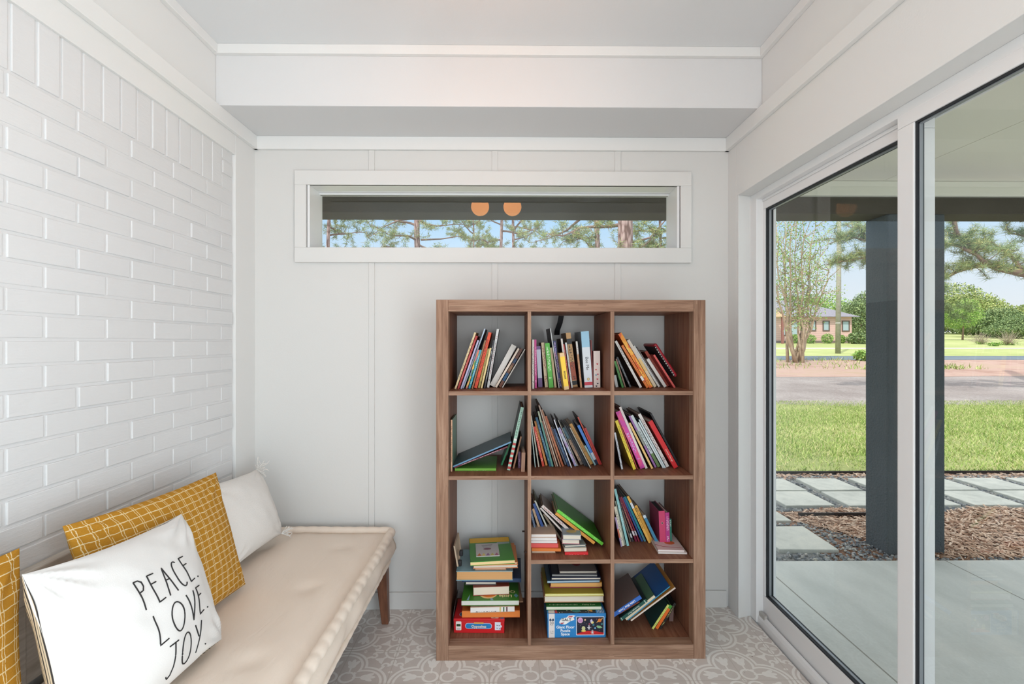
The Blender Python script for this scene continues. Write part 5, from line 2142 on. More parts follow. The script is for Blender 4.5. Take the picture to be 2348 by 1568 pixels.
cube((1395, 1100), 7.84, S3b, D2b, XI1, 'in the third cube down, door side', GR, [
    ('thin lilac and orange book at the divider', 240, 1220, 128, 690, 26, (176, 152, 190), (60, 40, 70), None, dict(bands=((.3, .6, (206, 110, 84)),))),
    ('leaning cream book with colourful capitals', 276, 1210, 132, 500, 42, (230, 222, 200), (110, 110, 100), (70, 80, 80)),
    ('thin grey green book', 318, 1190, 145, 400, 24, (168, 178, 160), (50, 60, 50)),
    ('tall leaning mint book with white lettering', 376, 1210, 142, 185, 44, (150, 206, 206), (20, 60, 64), (236, 240, 240), dict(span=(.35, .75))),
    ('thin black speckled book', 408, 1130, 205, 500, 24, (120, 104, 92), (30, 26, 26), (206, 190, 180)),
    ('thin dark slate book with a white label', 450, 1060, 200, 330, 32, (58, 58, 66), (30, 30, 34), (190, 160, 110), dict(bands=((.1, .2, (206, 208, 214)),))),
    ('maroon book with gold lettering', 510, 1060, 212, 270, 34, (120, 30, 60), (70, 20, 40), (214, 170, 120), dict(bands=((.14, .24, (214, 204, 210)),))),
    ('second maroon book', 560, 1060, 240, 255, 26, (140, 34, 60), (80, 24, 44), None, dict(bands=((.14, .24, (206, 196, 204)),))),
    ('leaning royal blue book', 604, 1060, 262, 270, 32, (44, 78, 140), (24, 36, 70)),
    ('leaning teal book', 652, 1110, 290, 305, 38, (38, 138, 150), (20, 70, 80), None, dict(bands=((0, .16, (80, 130, 140)),))),
    ('leaning yellow book with a white band', 732, 1160, 335, 322, 44, (240, 184, 88), (120, 76, 40), (70, 50, 40), dict(bands=((.74, .86, (226, 226, 230)),), span=(.3, .6))),
    ('short leaning yellow book', 764, 1080, 476, 440, 54, (238, 178, 78), (120, 88, 60), (60, 50, 40), dict(span=(.7, .95))),
    ('leaning blue and white book with a tan cover', 884, 950, 632, 432, 50, (64, 132, 168), (140, 112, 92), None, dict(bands=((.0, .06, (226, 230, 232)), (.9, 1, (206, 220, 228))), y=2.14, w=.2)),
    ('upright pink ring binder with a finger hole', 968, 990, 944, 370, 112, (206, 70, 112), (150, 60, 90), None, dict(y=2.13, name='ring_binder', cat='binder', pages=simple('binder_sheets', C(60, 54, 56), .8))),
    ('upright magenta purple book touching the binder', 1062, 1000, 1046, 410, 72, (186, 62, 136), (110, 44, 60), (240, 214, 230), dict(y=2.13)),
    ('upright teal green book outermost', 1124, 1000, 1112, 540, 42, (52, 126, 108), (30, 70, 60), (226, 236, 230), dict(y=2.14, span=(.7, .95))),
])

cube((1395, 1285), 7.84, ZB - .003, D2b, XI1, 'in the bottom cube, door side', GR, [
    ('upright grey brown book standing at the back', 1130, 1000, 1140, 700, 74, (130, 104, 98), (100, 80, 76), None, dict(y=2.16, pin=True)),
    ('black book slanting under the orange one', 922, 1078, 1195, 620, 40, (44, 42, 40), (28, 28, 28), (190, 186, 120), dict(y=2.10)),
    ('orange book slanting with a green top', 866, 1040, 1128, 620, 52, (232, 112, 46), (30, 60, 44), None, dict(y=2.10, bands=((.86, 1.0, (70, 150, 60)),))),
    ('lime yellow book slanting above the orange one', 806, 1022, 1092, 590, 36, (214, 222, 120), (24, 60, 60), (120, 160, 70), dict(y=2.10)),
    ('sloping cream white book with an ochre cover', 406, 1082, 1204, 490, 26, (232, 214, 200), (206, 140, 60), None, dict(y=2.08, free=True, solo=True, w=.24)),
    ('sloping thin blue book with plain blue cover', 352, 1070, 1108, 466, 18, (60, 140, 176), (24, 84, 148), None, dict(y=2.08, free=True, solo=True, w=.24)),
    ('sloping cream paperback with a green cover', 316, 1058, 834, 640, 44, (226, 212, 184), (74, 112, 84), None, dict(y=2.08, free=True, solo=True, w=.2)),
    ('dark green sloping board book with white title', 222, 1066, 690, 712, 56, (36, 84, 76), (40, 56, 56), None, dict(y=2.07, free=True, solo=True, titles=[('Goodnight Moon', .0088, (236, 240, 232), .5)], bands=((.03, .05, (200, 216, 206)), (.92, .94, (200, 216, 206))), w=.2)),
    ('thin dark red book between two board books', 190, 960, 560, 740, 22, (120, 60, 46), (40, 30, 40), None, dict(y=2.07, free=True, solo=True, w=.17)),
    ('blue spined sloping board book with grey brown cover', 82, 990, 584, 652, 72, (58, 108, 190), (120, 100, 94), None, dict(y=2.06, free=True, solo=True, titles=[('Little Blue Truck', .0125, (244, 246, 250), .50, .0003)], w=.2)),
])


# ------------------------------------------------------------------ piles of flat books
def flat_pile(where, group, zs, rows):
    """books lying flat, each resting on the one below; front edge given in the frame's pixels"""
    z = zs + .0005
    for r in rows:
        desc, pl, pr_, pt, y, spine, board, w, rot = r[:9]
        o = r[9] if len(r) > 9 else {}
        zt = CZ - (pt - 784.5) * y / F
        t = max(.0035, zt - z)
        xl, xr = P(pl, 784, y).x, P(pr_, 784, y).x
        L = xr - xl
        w = min(w, 2.366 - y)
        M = Matrix.Translation(((xl + xr) / 2, y + w / 2, z)) @ Matrix.Rotation(math.radians(rot), 4, 'Z')
        root = thing(o.get('name', 'book'), desc + ' ' + where, o.get('cat', 'book'), group=group, M=M)
        b = min(.0026, t * .26)
        m = MB()
        X_, Y_ = L / 2, w / 2
        rv = o.get('rev', False)
        m.box((-X_, -Y_, 0), (X_, Y_, b), 1)
        m.box((-X_, -Y_, t - b), (X_, Y_, t), 1)
        if rv:
            m.box((-X_, Y_ - b, b), (X_, Y_, t - b), 0)
        else:
            m.box((-X_, -Y_, b), (X_, -Y_ + b, t - b), 0)
        m.build('cover', [book_mat(spine, o.get('ink'), o.get('bands'), L, t, None, o.get('span', (-.4, .4)), 'x'), book_mat(board)], root, bevel=o.get('bev', 0))
        i_ = .0025
        mp = MB().box((-X_ + i_, (-Y_ + i_) if rv else -Y_ + b, b), (X_ - i_, (Y_ - b) if rv else Y_ - i_, t - b))
        mp.build('pages', o.get('pages') or M_PAGESX, root)
        if 'deco' in o:
            o['deco'](root, X_, Y_, t)
        z += t + .0004
    return z


M_TRED = lambda *c: simple('printed_ink', C(*c), .5)


def disc(root, cx, cy, z, rx, ry, col, name='picture', n=28, up=True):
    m = MB()
    if up:
        m.add([(cx + rx * math.cos(2 * math.pi * i / n), cy + ry * math.sin(2 * math.pi * i / n), z) for i in range(n)], [tuple(range(n))])
    else:
        m.add([(cx + rx * math.cos(2 * math.pi * i / n), z, cy + ry * math.sin(2 * math.pi * i / n)) for i in range(n)], [tuple(range(n))])
    return m.build(name, M_TRED(*col), root)


def poly(root, pts, col, name='picture', flat=None, y=None):
    m = MB()
    if flat is not None:
        m.add([(a, b, flat) for a, b in pts], [tuple(range(len(pts)))])
    else:
        m.add([(a, y, b) for a, b in pts], [tuple(range(len(pts)))])
    return m.build(name, M_TRED(*col), root)


def rrect(cx, cy, w, h, r, n=5):
    out = []
    for k, (sx_, sy_) in enumerate(((1, 1), (-1, 1), (-1, -1), (1, -1))):
        for i in range(n + 1):
            a = math.pi / 2 * (k + i / n)
            out.append((cx + sx_ * (w / 2 - r) + r * math.cos(a), cy + sy_ * (h / 2 - r) + r * math.sin(a)))
    return out


def duck_cover(root, X, Y, t):
    disc(root, -.01, -Y * .45, t + .0003, .042, .046, (246, 206, 140))
    disc(root, -.008, -Y * .40, t + .0005, .036, .042, (232, 124, 36))
    poly(root, [(.002, -Y), (.014, -Y), (.008, -Y + .02), (.0, -Y + .016)], (140, 176, 196), flat=t + .0006)
    poly(root, [(-X + .022, -Y + .002), (-X + .032, -Y + .002), (-X + .034, -Y + .05)], (150, 186, 206), flat=t + .0006)
    poly(root, [(X - .012, -Y + .02), (X - .002, -Y + .035), (X - .012, -Y + .055), (X - .022, -Y + .04)], (110, 160, 176), flat=t + .0006)
    put_text('Little', .028, M_TRED(246, 226, 170), root, (X - .058, -Y + .034, t + .0008), (-1, 0, 0), (0, -1, 0), .0006, 'title')
    put_text('Quacks', .028, M_TRED(246, 226, 170), root, (X - .058, -Y + .070, t + .0008), (-1, 0, 0), (0, -1, 0), .0006, 'title')


def meadow_cover(root, X, Y, t):
    poly(root, [(-X + .002, Y - .055), (X - .002, Y - .055), (X - .002, Y - .002), (-X + .002, Y - .002)], (240, 186, 52), flat=t + .0003)
    poly(root, [(X - .075, Y - .085), (X - .004, Y - .075), (X - .004, Y - .057), (X - .06, Y - .057)], (160, 176, 166), flat=t + .0004)


def card_cover(root, X, Y, t):
    for i, c in enumerate(((206, 120, 70), (226, 206, 120), (150, 110, 150), (206, 196, 110), (180, 110, 140))):
        poly(root, [(-X + .004 + i * (2 * X - .008) / 5, -Y + .002), (-X + .004 + (i + 1) * (2 * X - .008) / 5, -Y + .002), (-X + .004 + (i + .6) * (2 * X - .008) / 5, -Y + .03)], c, flat=t + .0004)
    disc(root, .0, .005, t + .0004, .018, .009, (130, 76, 90))
    for i in range(3):
        poly(root, rrect(0, Y - .018 - i * .012, .05 - .006 * i, .003, .001), (90, 84, 84), flat=t + .0004)


def red_box_front(root, X, Y, H):
    f = -Y - .0004
    z = H / 2
    k = X / 58.0
    poly(root, rrect(-X * .81, z, .024, H * .62, .004), (244, 232, 226), y=f)
    poly(root, rrect(-X * .81, z + .003, .018, H * .17, .001), (50, 70, 44), y=f - .0003)
    for i in range(3):
        poly(root, rrect(-X * .81, z - .010 - .003 * i, .016, .0012, .0004), (150, 140, 150), y=f - .0003)
    poly(root, rrect(-X * .02, z, X * 1.06, H * .40, H * .19), (200, 206, 226), y=f)
    poly(root, rrect(-X * .02, z, X * 1.02, H * .34, H * .165), (44, 128, 190), y=f - .0003)
    poly(root, rrect(-X * .01, z + H * .21, X * .38, H * .10, .001), (226, 176, 86), y=f - .0006)
    put_text('Opposites', .0155, M_TRED(246, 226, 196), root, (-.001, f - .0007, z - .002), (1, 0, 0), (0, 0, 1), .0003, 'title')
    poly(root, rrect(X * .74, z, X * .23, H * .56, .0012), (226, 228, 240), y=f)
    poly(root, rrect(X * .87, z - .001, X * .06, H * .14, .002), (226, 228, 240), y=f)
    for a, b in ((-.005, .006), (.004, .005), (-.005, -.006), (.006, -.009)):
        poly(root, [(X * .73 + a, z + b), (X * .73 + a + .007, z + b - .002), (X * .73 + a + .003, z + b - .005)], (60, 70, 104), y=f - .0003)
    tz = H + .0004
    poly(root, rrect(X * .62, -Y + .012, X * .30, .014, .004), (236, 228, 222), flat=tz)
    poly(root, rrect(X * .60, -Y + .012, X * .08, .008, .001), (50, 70, 44), flat=tz + .0003)
    poly(root, rrect(-X * .66, -Y + .034, X * .30, .032, .012), (206, 206, 220), flat=tz)
    poly(root, rrect(-X * .66, -Y + .034, X * .26, .027, .010), (70, 110, 150), flat=tz + .0003)
    poly(root, [(X * -.22, -Y + .024), (X * .2, -Y + .022), (X * .32, -Y + .05), (X * -.1, -Y + .05)], (230, 214, 204), flat=tz)
    poly(root, [(X * -.12, -Y + .029), (X * .1, -Y + .028), (X * .2, -Y + .046), (X * -.04, -Y + .046)], (206, 140, 90), flat=tz + .0003)
    poly(root, [(X * .84, -Y + .002), (X * .98, -Y + .002), (X * .98, -Y + .06), (X * .84, -Y + .06)], (86, 104, 156), flat=tz)


def carton(desc, cat, name, lo_px, y, zs, H, depth, col, deco, rot=0, group=None):
    xl, xr = P(lo_px[0], 784, y).x, P(lo_px[1], 784, y).x
    X, Y = (xr - xl) / 2, depth / 2
    M = Matrix.Translation(((xl + xr) / 2, y + Y, zs + .0005)) @ Matrix.Rotation(math.radians(rot), 4, 'Z')
    root = thing(name, desc, cat, group=group, M=M)
    mt = simple('printed_carton', C(*col), .35, .4)
    MB().box((-X, -Y, 0), (X, Y, H * .80)).build('box', mt, root, bevel=.0012)
    MB().box((-X - .0012, -Y - .0001, H * .80 + .0003), (X + .0012, Y + .0012, H)).build('lid', mt, root, bevel=.0012)
    deco(root, X, Y, H)
    return root


# tall cube by the daybed: red box with a pile on it
zb = ZB - .003
H_ = .0615
carton('red matching game box with a blue title oval under the book pile', 'box', 'game_box', (1041.5, 1157.5), 2.083, zb, H_, .16, (206, 34, 40), red_box_front, -1.5)
WG = 'in the tall cube, daybed side'
flat_pile(WG, GR, zb + H_ + .001, [
    ('orange board book lying on the red game box', 1059, 1192, 1400, 2.09, (232, 134, 62), (206, 106, 44), .2, 0, dict(bev=.001)),
    ('white spined book with coloured dots on orange book', 1077, 1178, 1391, 2.075, (234, 228, 224), (196, 166, 140), .2, 2, dict(ink=(60, 50, 70), bands=((.16, .19, (206, 190, 110)), (.24, .27, (60, 110, 70)), (.31, .34, (90, 40, 50))), span=(-.38, .1))),
    ('thin tan book lying under the green duck book', 1080, 1196, 1386.5, 2.10, (196, 160, 130), (176, 140, 110), .2, 4),
    ('large green board book with an orange duck', 1058, 1190, 1376.5, 2.075, (214, 216, 206), (72, 132, 46), .22, 0, dict(bev=.001, deco=duck_cover)),
    ('rounded cream edged board book with a brown cover', 1082, 1166, 1345, 2.115, (236, 222, 202), (150, 70, 50), .14, 4, dict(rev=True, bev=.002, pages=simple('board_edge', C(236, 222, 202), .6))),
    ('thin grey book lying on the rounded board book', 1067, 1138, 1330, 2.13, (130, 124, 122), (104, 100, 100), .15, 0, dict(rev=True)),
    ('dark navy book sticking out beneath the tan paged hardback', 1060, 1196, 1326, 2.11, (40, 62, 96), (30, 52, 86), .2, -1),
    ('thick hardback with tan page edges and light blue cover', 1046, 1176, 1309.5, 2.09, (130, 180, 196), (140, 176, 186), .22, 0, dict(rev=True, pages=M_PAGEST)),
    ('small white paged book on the tan paged hardback', 1088, 1160, 1300, 2.10, (226, 222, 220), (206, 150, 110), .18, 1, dict(rev=True)),
    ('white paged book under the yellow orange magazine', 1083, 1186, 1295, 2.085, (226, 220, 216), (226, 140, 90), .2, 2, dict(rev=True)),
    ('yellow orange covered magazine under the meadow covered book', 1083, 1184, 1290.5, 2.08, (240, 200, 120), (236, 150, 80), .2, 4, dict(rev=True)),
    ('green meadow covered book with a yellow title strip', 1072, 1174, 1286, 2.06, (236, 206, 150), (74, 142, 58), .245, 6, dict(deco=meadow_cover)),
    ('small grey illustrated card on top of the heap', 1089, 1143, 1277, 2.10, (206, 200, 196), (200, 194, 192), .13, 5, dict(deco=card_cover)),
])

# pile in the bottom middle cube
WJ = 'in the bottom middle cube'


def puzzle_front(root, X, Y, H):
    f = -Y - .0006
    w = 2 * X

    def px(u):
        return -X + w * u

    poly(root, [(px(.02), 0.001), (px(.122), 0.001), (px(.122), H - .001), (px(.02), H - .001)], (228, 220, 216), y=f, name='side_strip')
    for s in (-1, 1):
        poly(root, rrect(px(.071) + s * .006, H * .74, .008, .008, .002), (44, 74, 110), y=f - .0003)
        poly(root, rrect(px(.071) + s * .006, H * .74 + .005, .003, .004, .001), (44, 74, 110), y=f - .0003)
    poly(root, rrect(px(.071), H * .74, .012, .003, .001), (44, 74, 110), y=f - .0003)
    put_text('30', .017, M_TRED(56, 60, 70), root, (px(.071), f - .0003, H * .615), (1, 0, 0), (0, 0, 1), 0, 'lettering')
    put_text('Pieces', .0055, M_TRED(90, 90, 96), root, (px(.071), f - .0003, H * .535), (1, 0, 0), (0, 0, 1), 0, 'lettering')
    put_text('3 - 8', .007, M_TRED(90, 90, 96), root, (px(.071), f - .0003, H * .27), (1, 0, 0), (0, 0, 1), 0, 'lettering')
    put_text('Years', .006, M_TRED(90, 90, 96), root, (px(.071), f - .0003, H * .20), (1, 0, 0), (0, 0, 1), 0, 'lettering')
    # maker's rocket shaped badge
    bx, bz = px(.315), H * .745
    badge = [(-.028, -.004), (-.02, .008), (.002, .012), (.012, .024), (.034, .026), (.046, .022), (.036, .016), (.040, .0), (.018, -.010), (.004, -.022), (-.006, -.027), (-.028, -.022), (-.032, -.014)]
    poly(root, [(bx + a * .9, bz + b * .75) for a, b in badge], (244, 242, 240), y=f, name='badge')
    poly(root, [(bx + a, bz + b) for a, b in ((.006, .010), (.014, .016), (.032, .017), (.024, .010))], (196, 90, 110), y=f - .0003)
    poly(root, [(bx + a, bz + b) for a, b in ((-.024, -.013), (-.006, -.010), (-.012, -.017), (-.022, -.018))], (186, 84, 96), y=f - .0003)
    put_text('GALT', .0165, M_TRED(40, 40, 44), root, (bx + .002, f - .0005, bz), (1, 0, 0), (0, 0, 1), .0004, 'lettering')
    for s, zz in (('Giant Floor', .44), ('Puzzle', .295), ('Space', .155)):
        put_text(s, .0165, M_TRED(240, 246, 250), root, (px(.305), f - .0003, H * zz), (1, 0, 0), (0, 0, 1), .0004, 'title')
    # the picture panel
    a0, a1, b0, b1 = px(.49), px(.975), H * .10, H * .88
    poly(root, rrect((a0 + a1) / 2, (b0 + b1) / 2, a1 - a0, b1 - b0, .003), (214, 226, 238), y=f, name='picture_border')
    a0, a1, b0, b1 = a0 + .003, a1 - .003, b0 + .003, b1 - .003
    poly(root, [(a0, b0), (a1, b0), (a1, b1), (a0, b1)], (38, 36, 52), y=f - .0003, name='picture_sky')
    W_, H2 = a1 - a0, b1 - b0
    g = f - .0006
    poly(root, [(a0, b0), (a1, b0), (a1, b0 + H2 * .10), (a0 + W_ * .7, b0 + H2 * .2), (a0 + W_ * .4, b0 + H2 * .22), (a0 + W_ * .15, b0 + H2 * .13), (a0, b0 + H2 * .05)], (206, 42, 44), y=g)

    def dd(u, v, rx, ry, c, k=0):
        disc(root, a0 + W_ * u, b0 + H2 * v, g - .0003 * k, rx * H, ry * H, c, up=False)
    dd(.13, .82, .11, .115, (222, 170, 206))
    poly(root, rrect(a0 + W_ * .13, b0 + H2 * .84, .018, .0022, .001), (180, 120, 170), y=g - .0006)
    poly(root, rrect(a0 + W_ * .13, b0 + H2 * .77, .016, .0022, .001), (180, 120, 170), y=g - .0006)
    dd(.31, .85, .035, .035, (236, 196, 150))
    poly(root, [(a0 + W_ * a, b0 + H2 * b) for a, b in ((.72, .68), (.80, .82), (.97, .96), (.90, .78))], (240, 180, 90), y=g)
    dd(.85, .82, .075, .075, (226, 130, 60), 1)
    poly(root, [(a0 + W_ * a, b0 + H2 * b) for a, b in ((.50, .83), (.55, .90), (.62, .70), (.54, .64), (.51, .7))], (206, 196, 230), y=g)
    poly(root, [(a0 + W_ * a, b0 + H2 * b) for a, b in ((.54, .74), (.62, .76), (.63, .66), (.55, .62))], (240, 220, 130), y=g - .0003)
    dd(.62, .56, .045, .045, (60, 120, 140))
    dd(.47, .60, .04, .045, (150, 70, 90))
    dd(.93, .60, .04, .042, (60, 130, 130))
    dd(.68, .37, .035, .038, (120, 180, 226))
    poly(root, [(a0 + W_ * a, b0 + H2 * b) for a, b in ((.72, .48), (.78, .52), (.88, .5), (.94, .40), (.86, .36), (.78, .38))], (140, 190, 140), y=g)
    for u, v in ((.45, .40), (.58, .14)):
        for (du, dv, rx, ry) in ((0, .08, .034, .04), (0, 0, .028, .045), (-.045, .01, .022, .012), (.045, .01, .022, .012), (-.02, -.07, .012, .035), (.025, -.07, .012, .035)):
            dd(u + du, v + dv, rx, ry, (236, 232, 236), 1)
        dd(u, v + .085, .018, .018, (50, 50, 70), 2)
    dd(.25, .36, .075, .09, (206, 206, 150))
    dd(.25, .22, .10, .035, (236, 214, 110), 1)
    sr = random.Random(77)
    for i in range(34):
        u, v = sr.uniform(.02, .98), sr.uniform(.22, .97)
        dd(u, v, .008, .006, sr.choice(((230, 220, 226), (206, 120, 130), (150, 150, 190), (236, 230, 200))))
    # the same picture runs over the top of the box
    tz = H + .0005
    poly(root, [(px(.02), -Y + .001), (px(.122), -Y + .001), (px(.122), Y - .001), (px(.02), Y - .001)], (226, 216, 210), flat=tz)
    poly(root, [(px(.13), -Y + .003), (px(.84), -Y + .003), (px(.84), Y - .003), (px(.13), Y - .003)], (38, 36, 48), flat=tz)
    poly(root, [(px(.13), -Y + .003), (px(.175), -Y + .003), (px(.15), -Y + .05), (px(.13), -Y + .05)], (190, 46, 60), flat=tz + .0003)
    disc(root, px(.5), -Y + .022, tz + .0003, .018, .016, (64, 120, 120))
    poly(root, [(px(.62), -Y + .045), (px(.76), -Y + .012), (px(.79), -Y + .016), (px(.72), -Y + .05)], (236, 164, 80), flat=tz + .0003)
    poly(root, [(px(.38), -Y + .04), (px(.42), -Y + .018), (px(.48), -Y + .04)], (190, 190, 110), flat=tz + .0003)
    for i in range(5):
        poly(root, [(px(.862 + .026 * i), -Y + .004), (px(.871 + .026 * i), -Y + .004), (px(.871 + .026 * i), -Y + .05), (px(.862 + .026 * i), -Y + .05)], (226, 230, 240), flat=tz)
    for i in range(16):
        disc(root, px(sr.uniform(.16, .82)), -Y + sr.uniform(.006, .04), tz + .0003, .002, .002, (226, 220, 214), n=8)


def fish_cover(root, X, Y, t):
    put_text('Fishy Fun', .013, M_TRED(226, 236, 200), root, (X * .55, -Y + .012, t + .0004), (1, 0, 0), (0, 1, 0), 0, 'title', 1.15)
    r_ = random.Random(9)
    for i in range(22):
        poly(root, rrect(-X * .88 + i * X * .048, -Y + .012, .0022, r_.uniform(.004, .009), .0006), (206, 220, 190), flat=t + .0004, name='cover_print')


Hj = .103
carton('blue giant floor puzzle box with a space picture, under the book pile', 'box', 'puzzle_box', (1255.5, 1389), 2.046, zb, Hj, .20, (48, 134, 200), puzzle_front, 0)
flat_pile(WJ, GR, zb + Hj + .001, [
    ('green book with white lettering lying on the puzzle box', 1253, 1379, 1391, 2.07, (226, 226, 206), (36, 104, 46), .2, 0, dict(deco=fish_cover)),
    ('thin white and grey book over the green one', 1263, 1377, 1374, 2.115, (214, 212, 218), (110, 116, 126), .22, 0, dict(bands=((-.4, .35, (120, 128, 138)),))),
    ('wide cream book with orange ends in the pile', 1248, 1385, 1367, 2.085, (236, 206, 170), (206, 150, 110), .22, 0, dict(rev=True)),
    ('yellow green book with a meadow cover in the pile', 1250, 1384, 1361.5, 2.08, (236, 230, 160), (166, 150, 54), .24, 0),
    ('white paged red book in the pile', 1261, 1378, 1344, 2.125, (214, 80, 90), (150, 34, 56), .2, 0, dict(rev=True)),
    ('orange spined book in the pile', 1263, 1380, 1336.5, 2.115, (228, 172, 104), (214, 150, 60), .22, 0),
    ('pale blue book with a rolled white end in the pile', 1254, 1374, 1331.5, 2.11, (176, 200, 214), (50, 80, 100), .22, 1),
    ('navy book with a white lower edge in the pile', 1264, 1378, 1325, 2.11, (196, 198, 206), (34, 46, 74), .22, 0, dict(rev=True)),
    ('thin black and grey book, second from the pile top', 1267, 1370, 1317.5, 2.115, (150, 150, 146), (48, 50, 58), .22, -1),
    ('grey book with a dark red picture, topmost of the pile', 1283, 1369, 1310.5, 2.12, (206, 200, 190), (122, 116, 112), .2, 0,
     dict(rev=True, deco=lambda r, X, Y, t: (disc(r, .0, -.02, t + .0004, .022, .03, (120, 40, 46)), disc(r, .0, .01, t + .0004, .03, .018, (130, 50, 56))))),
])

# two small piles in the third middle cube
WH_ = 'in the third middle cube down'
flat_pile(WH_, 'small paperbacks piled in the third middle cube', S3b, [
    ('tan paperback at the base of the white pile', 1219, 1274, 1264, 2.06, (206, 168, 140), (190, 150, 120), .10, 0, dict(rev=True)),
    ('orange soft cover with rounded corners in the white pile', 1220, 1287, 1258, 2.055, (226, 132, 62), (222, 122, 54), .10, -2),
    ('coral red book in the white pile', 1218.5, 1281, 1246.5, 2.06, (222, 92, 88), (200, 70, 66), .11, -2),
    ('white paperback just over the coral book', 1218.5, 1278, 1241, 2.062, (232, 226, 222), (226, 218, 214), .11, -1, dict(hard=False)),
    ('white paperback, middle one of three alike', 1218.5, 1277, 1233.5, 2.064, (234, 228, 224), (226, 218, 214), .11, -1),
    ('white paperback with a tan cover, topmost of its pile', 1218.5, 1275, 1225, 2.066, (234, 228, 224), (206, 178, 156), .11, 0),
])
flat_pile(WH_, 'little books piled in the third middle cube', S3b, [
    ('small red book with white marks, lowest of its pile', 1295.5, 1348.5, 1267, 2.04, (220, 52, 56), (206, 44, 50), .09, 0, dict(ink=(246, 230, 226))),
    ('small cream board book over the red one', 1293.5, 1344, 1257, 2.045, (216, 206, 190), (196, 180, 160), .085, 2),
    ('small grey green board book with a raised flap', 1292, 1342, 1250, 2.05, (206, 198, 186), (120, 130, 130), .085, 6, dict(rev=True)),
    ('small pink topped rounded board book', 1290.5, 1331, 1238, 2.055, (176, 152, 148), (206, 130, 140), .08, -5, dict(rev=True, bev=.002)),
    ('small grey blue square board book on top', 1291.5, 1334, 1227, 2.05, (190, 166, 160), (150, 160, 170), .085, -3, dict(rev=True, deco=lambda r, X, Y, t: disc(r, .0, -.005, t + .0004, .022, .018, (196, 176, 120)))),
])

# magazines on the third shelf, door side
zz = flat_pile('in the third cube down, door side', GR, S3b, [
    ('white paper booklet lowest under the magazine', 1512, 1577, 1268.5, 2.045, (230, 224, 220), (228, 220, 214), .16, -3),
    ('pink magazine with orange picture by the binder', 1513, 1572, 1263, 2.05, (236, 228, 226), (226, 204, 200), .19, -4,
     dict(deco=lambda r, X, Y, t: (disc(r, .012, -.02, t + .0004, .022, .02, (214, 108, 60)), poly(r, [(-X, -Y + .05), (-X + .03, -Y + .03), (X, -Y + .02), (X, -Y + .024), (-X + .03, -Y + .036), (-X, -Y + .056)], (190, 110, 116), flat=t + .0003)))),
])
fp = P(1050, 1079, 2.075)
flat_pile('in the second cube down, daybed side', GR, S2b, [
    ('flat bright green book beneath the sloping hardbacks', 1043, 1137.5, 1073.5, 2.075, (126, 176, 68), (90, 150, 52), .22, 0, dict(ink=(220, 240, 200), span=(-.1, .25))),
])

# heart book decoration, ring binder hole, round title badge
for o in list(bpy.data.objects):
    if o.name.startswith('heart_book') and o.type == 'EMPTY':
        for i, (dx, fz, c) in enumerate(((.002, .92, (206, 44, 54)), (-.004, .70, (226, 120, 120)), (.004, .52, (206, 60, 90)), (-.004, .49, (120, 170, 190)), (.002, .33, (214, 60, 84)), (.003, .16, (60, 54, 70)), (-.003, .06, (50, 60, 60)))):
            h = .115
            s = .0042
            pts = []
            for k in range(20):
                a = 2 * math.pi * k / 20
                hx = 16 * math.sin(a) ** 3 / 16
                hy = (13 * math.cos(a) - 5 * math.cos(2 * a) - 2 * math.cos(3 * a) - math.cos(4 * a)) / 16
                pts.append((dx + hx * s, fz * h + hy * s))
            poly(o, pts, c, y=-.0005, name='printed_heart')
    if o.name.startswith('ring_binder') and o.type == 'EMPTY':
        disc(o, 0, .100, -.0005, .0048, .0048, (226, 190, 190), 'finger_hole', up=False)
        disc(o, 0, .100, -.0008, .0036, .0036, (40, 20, 30), 'finger_hole', up=False)
    if o.get('label', '').startswith('thick white and pale blue'):
        disc(o, .001, .038, -.0006, .0062, .0062, (120, 90, 50), 'printed_badge', up=False)
        disc(o, .001, .038, -.0009, .0052, .0052, (232, 206, 150), 'printed_badge', up=False)

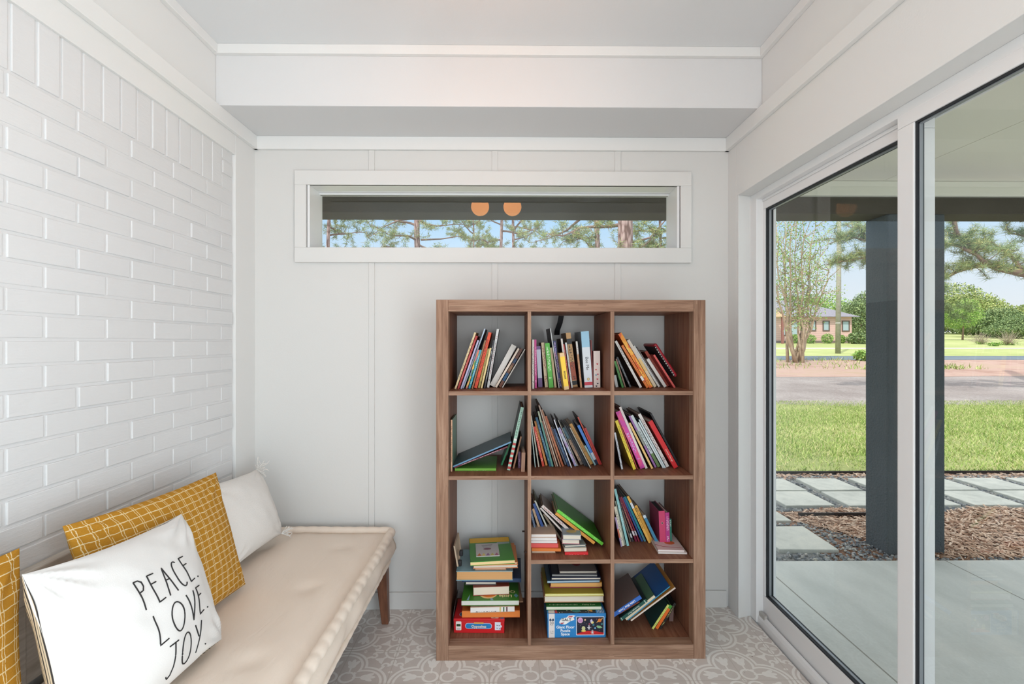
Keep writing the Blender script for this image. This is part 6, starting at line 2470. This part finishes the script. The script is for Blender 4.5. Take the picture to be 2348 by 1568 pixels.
# red zip case lying on the leaning books of the top cube, door side
A, B = P(1395 + 1290 / 8.255, 720 + 1185 / 8.255, 2.10), P(1395 + 880 / 8.255, 720 + 560 / 8.255, 2.10)
a = math.atan2(B.x - A.x, B.z - A.z)
h = (B - A).length
root = thing('zip_case', 'dark red zipped case with white dots leaning on the coral book', 'case', M=Matrix.Translation(A) @ Matrix.Rotation(a, 4, 'Y'))
M_ZC = simple('red_vinyl', C(150, 26, 40), .35, .4)
MB().box((-.0085, 0, 0), (.0085, .17, h)).build('shell', M_ZC, root, bevel=.008, segs=4)
MB().box((-.0095, -.0008, .008), (-.003, .16, h - .01)).build('zip', simple('black_zip', C(36, 30, 34), .5), root, bevel=.001)
m = MB()
for i in range(13):
    m.box((-.0086, -.0018, .012 + i * (h - .03) / 12), (-.0056, -.0006, .016 + i * (h - .03) / 12))
m.build('zip_teeth', simple('white_teeth', C(230, 226, 214), .4), root)

# folded tan board with two black clips at the side of the tall cube
y = 2.10
c0 = P(1044, 1221, y + .10)
root = thing('clip_board', 'folded tan board with two black clips against the bookcase side', 'board', (XI0 + .02, y, P(1050, 1298, y).z))
pts = [P(1052, 1221, 2.27), P(1058, 1262, 2.17), P(1051, 1299, 2.08), P(1043, 1252, 2.09)]
m = MB()
n = Vector((.006, 0, 0))
m.add([p for p in pts] + [p - n for p in pts], [(0, 1, 2, 3), (7, 6, 5, 4), (0, 4, 5, 1), (1, 5, 6, 2), (2, 6, 7, 3), (3, 7, 4, 0)])
attach(m.build('board', simple('tan_board', C(196, 174, 150), .7)), root)
for px_, py_ in ((1058, 1265), (1055, 1288)):
    q = P(px_, py_, 2.11)
    attach(MB().box((q.x - .008, 2.09, q.z - .012), (q.x + .008, 2.11, q.z + .012)).build('clip', simple('black_plastic', C(30, 30, 34), .4), bevel=.004, segs=3), root)
# dark curved book wedged by the red box
root = thing('book', 'thin dark curved book wedged between the red game box and bookcase side', 'book', (XI0 + .01, 2.09, zb))
m = MB()
prev = None
pts = [(XI0 + .0125, zb + .001), (XI0 + .007, zb + .03), (XI0 + .006, zb + .06), (XI0 + .010, zb + .085), (XI0 + .013, zb + .11)]
out = pts + [(x + .003, z) for x, z in reversed(pts)]
m.prism(out, .14, M=Matrix.Translation((0, 2.10, 0)))
attach(m.build('cover', simple('dark_cover', C(70, 60, 58), .5)), root)
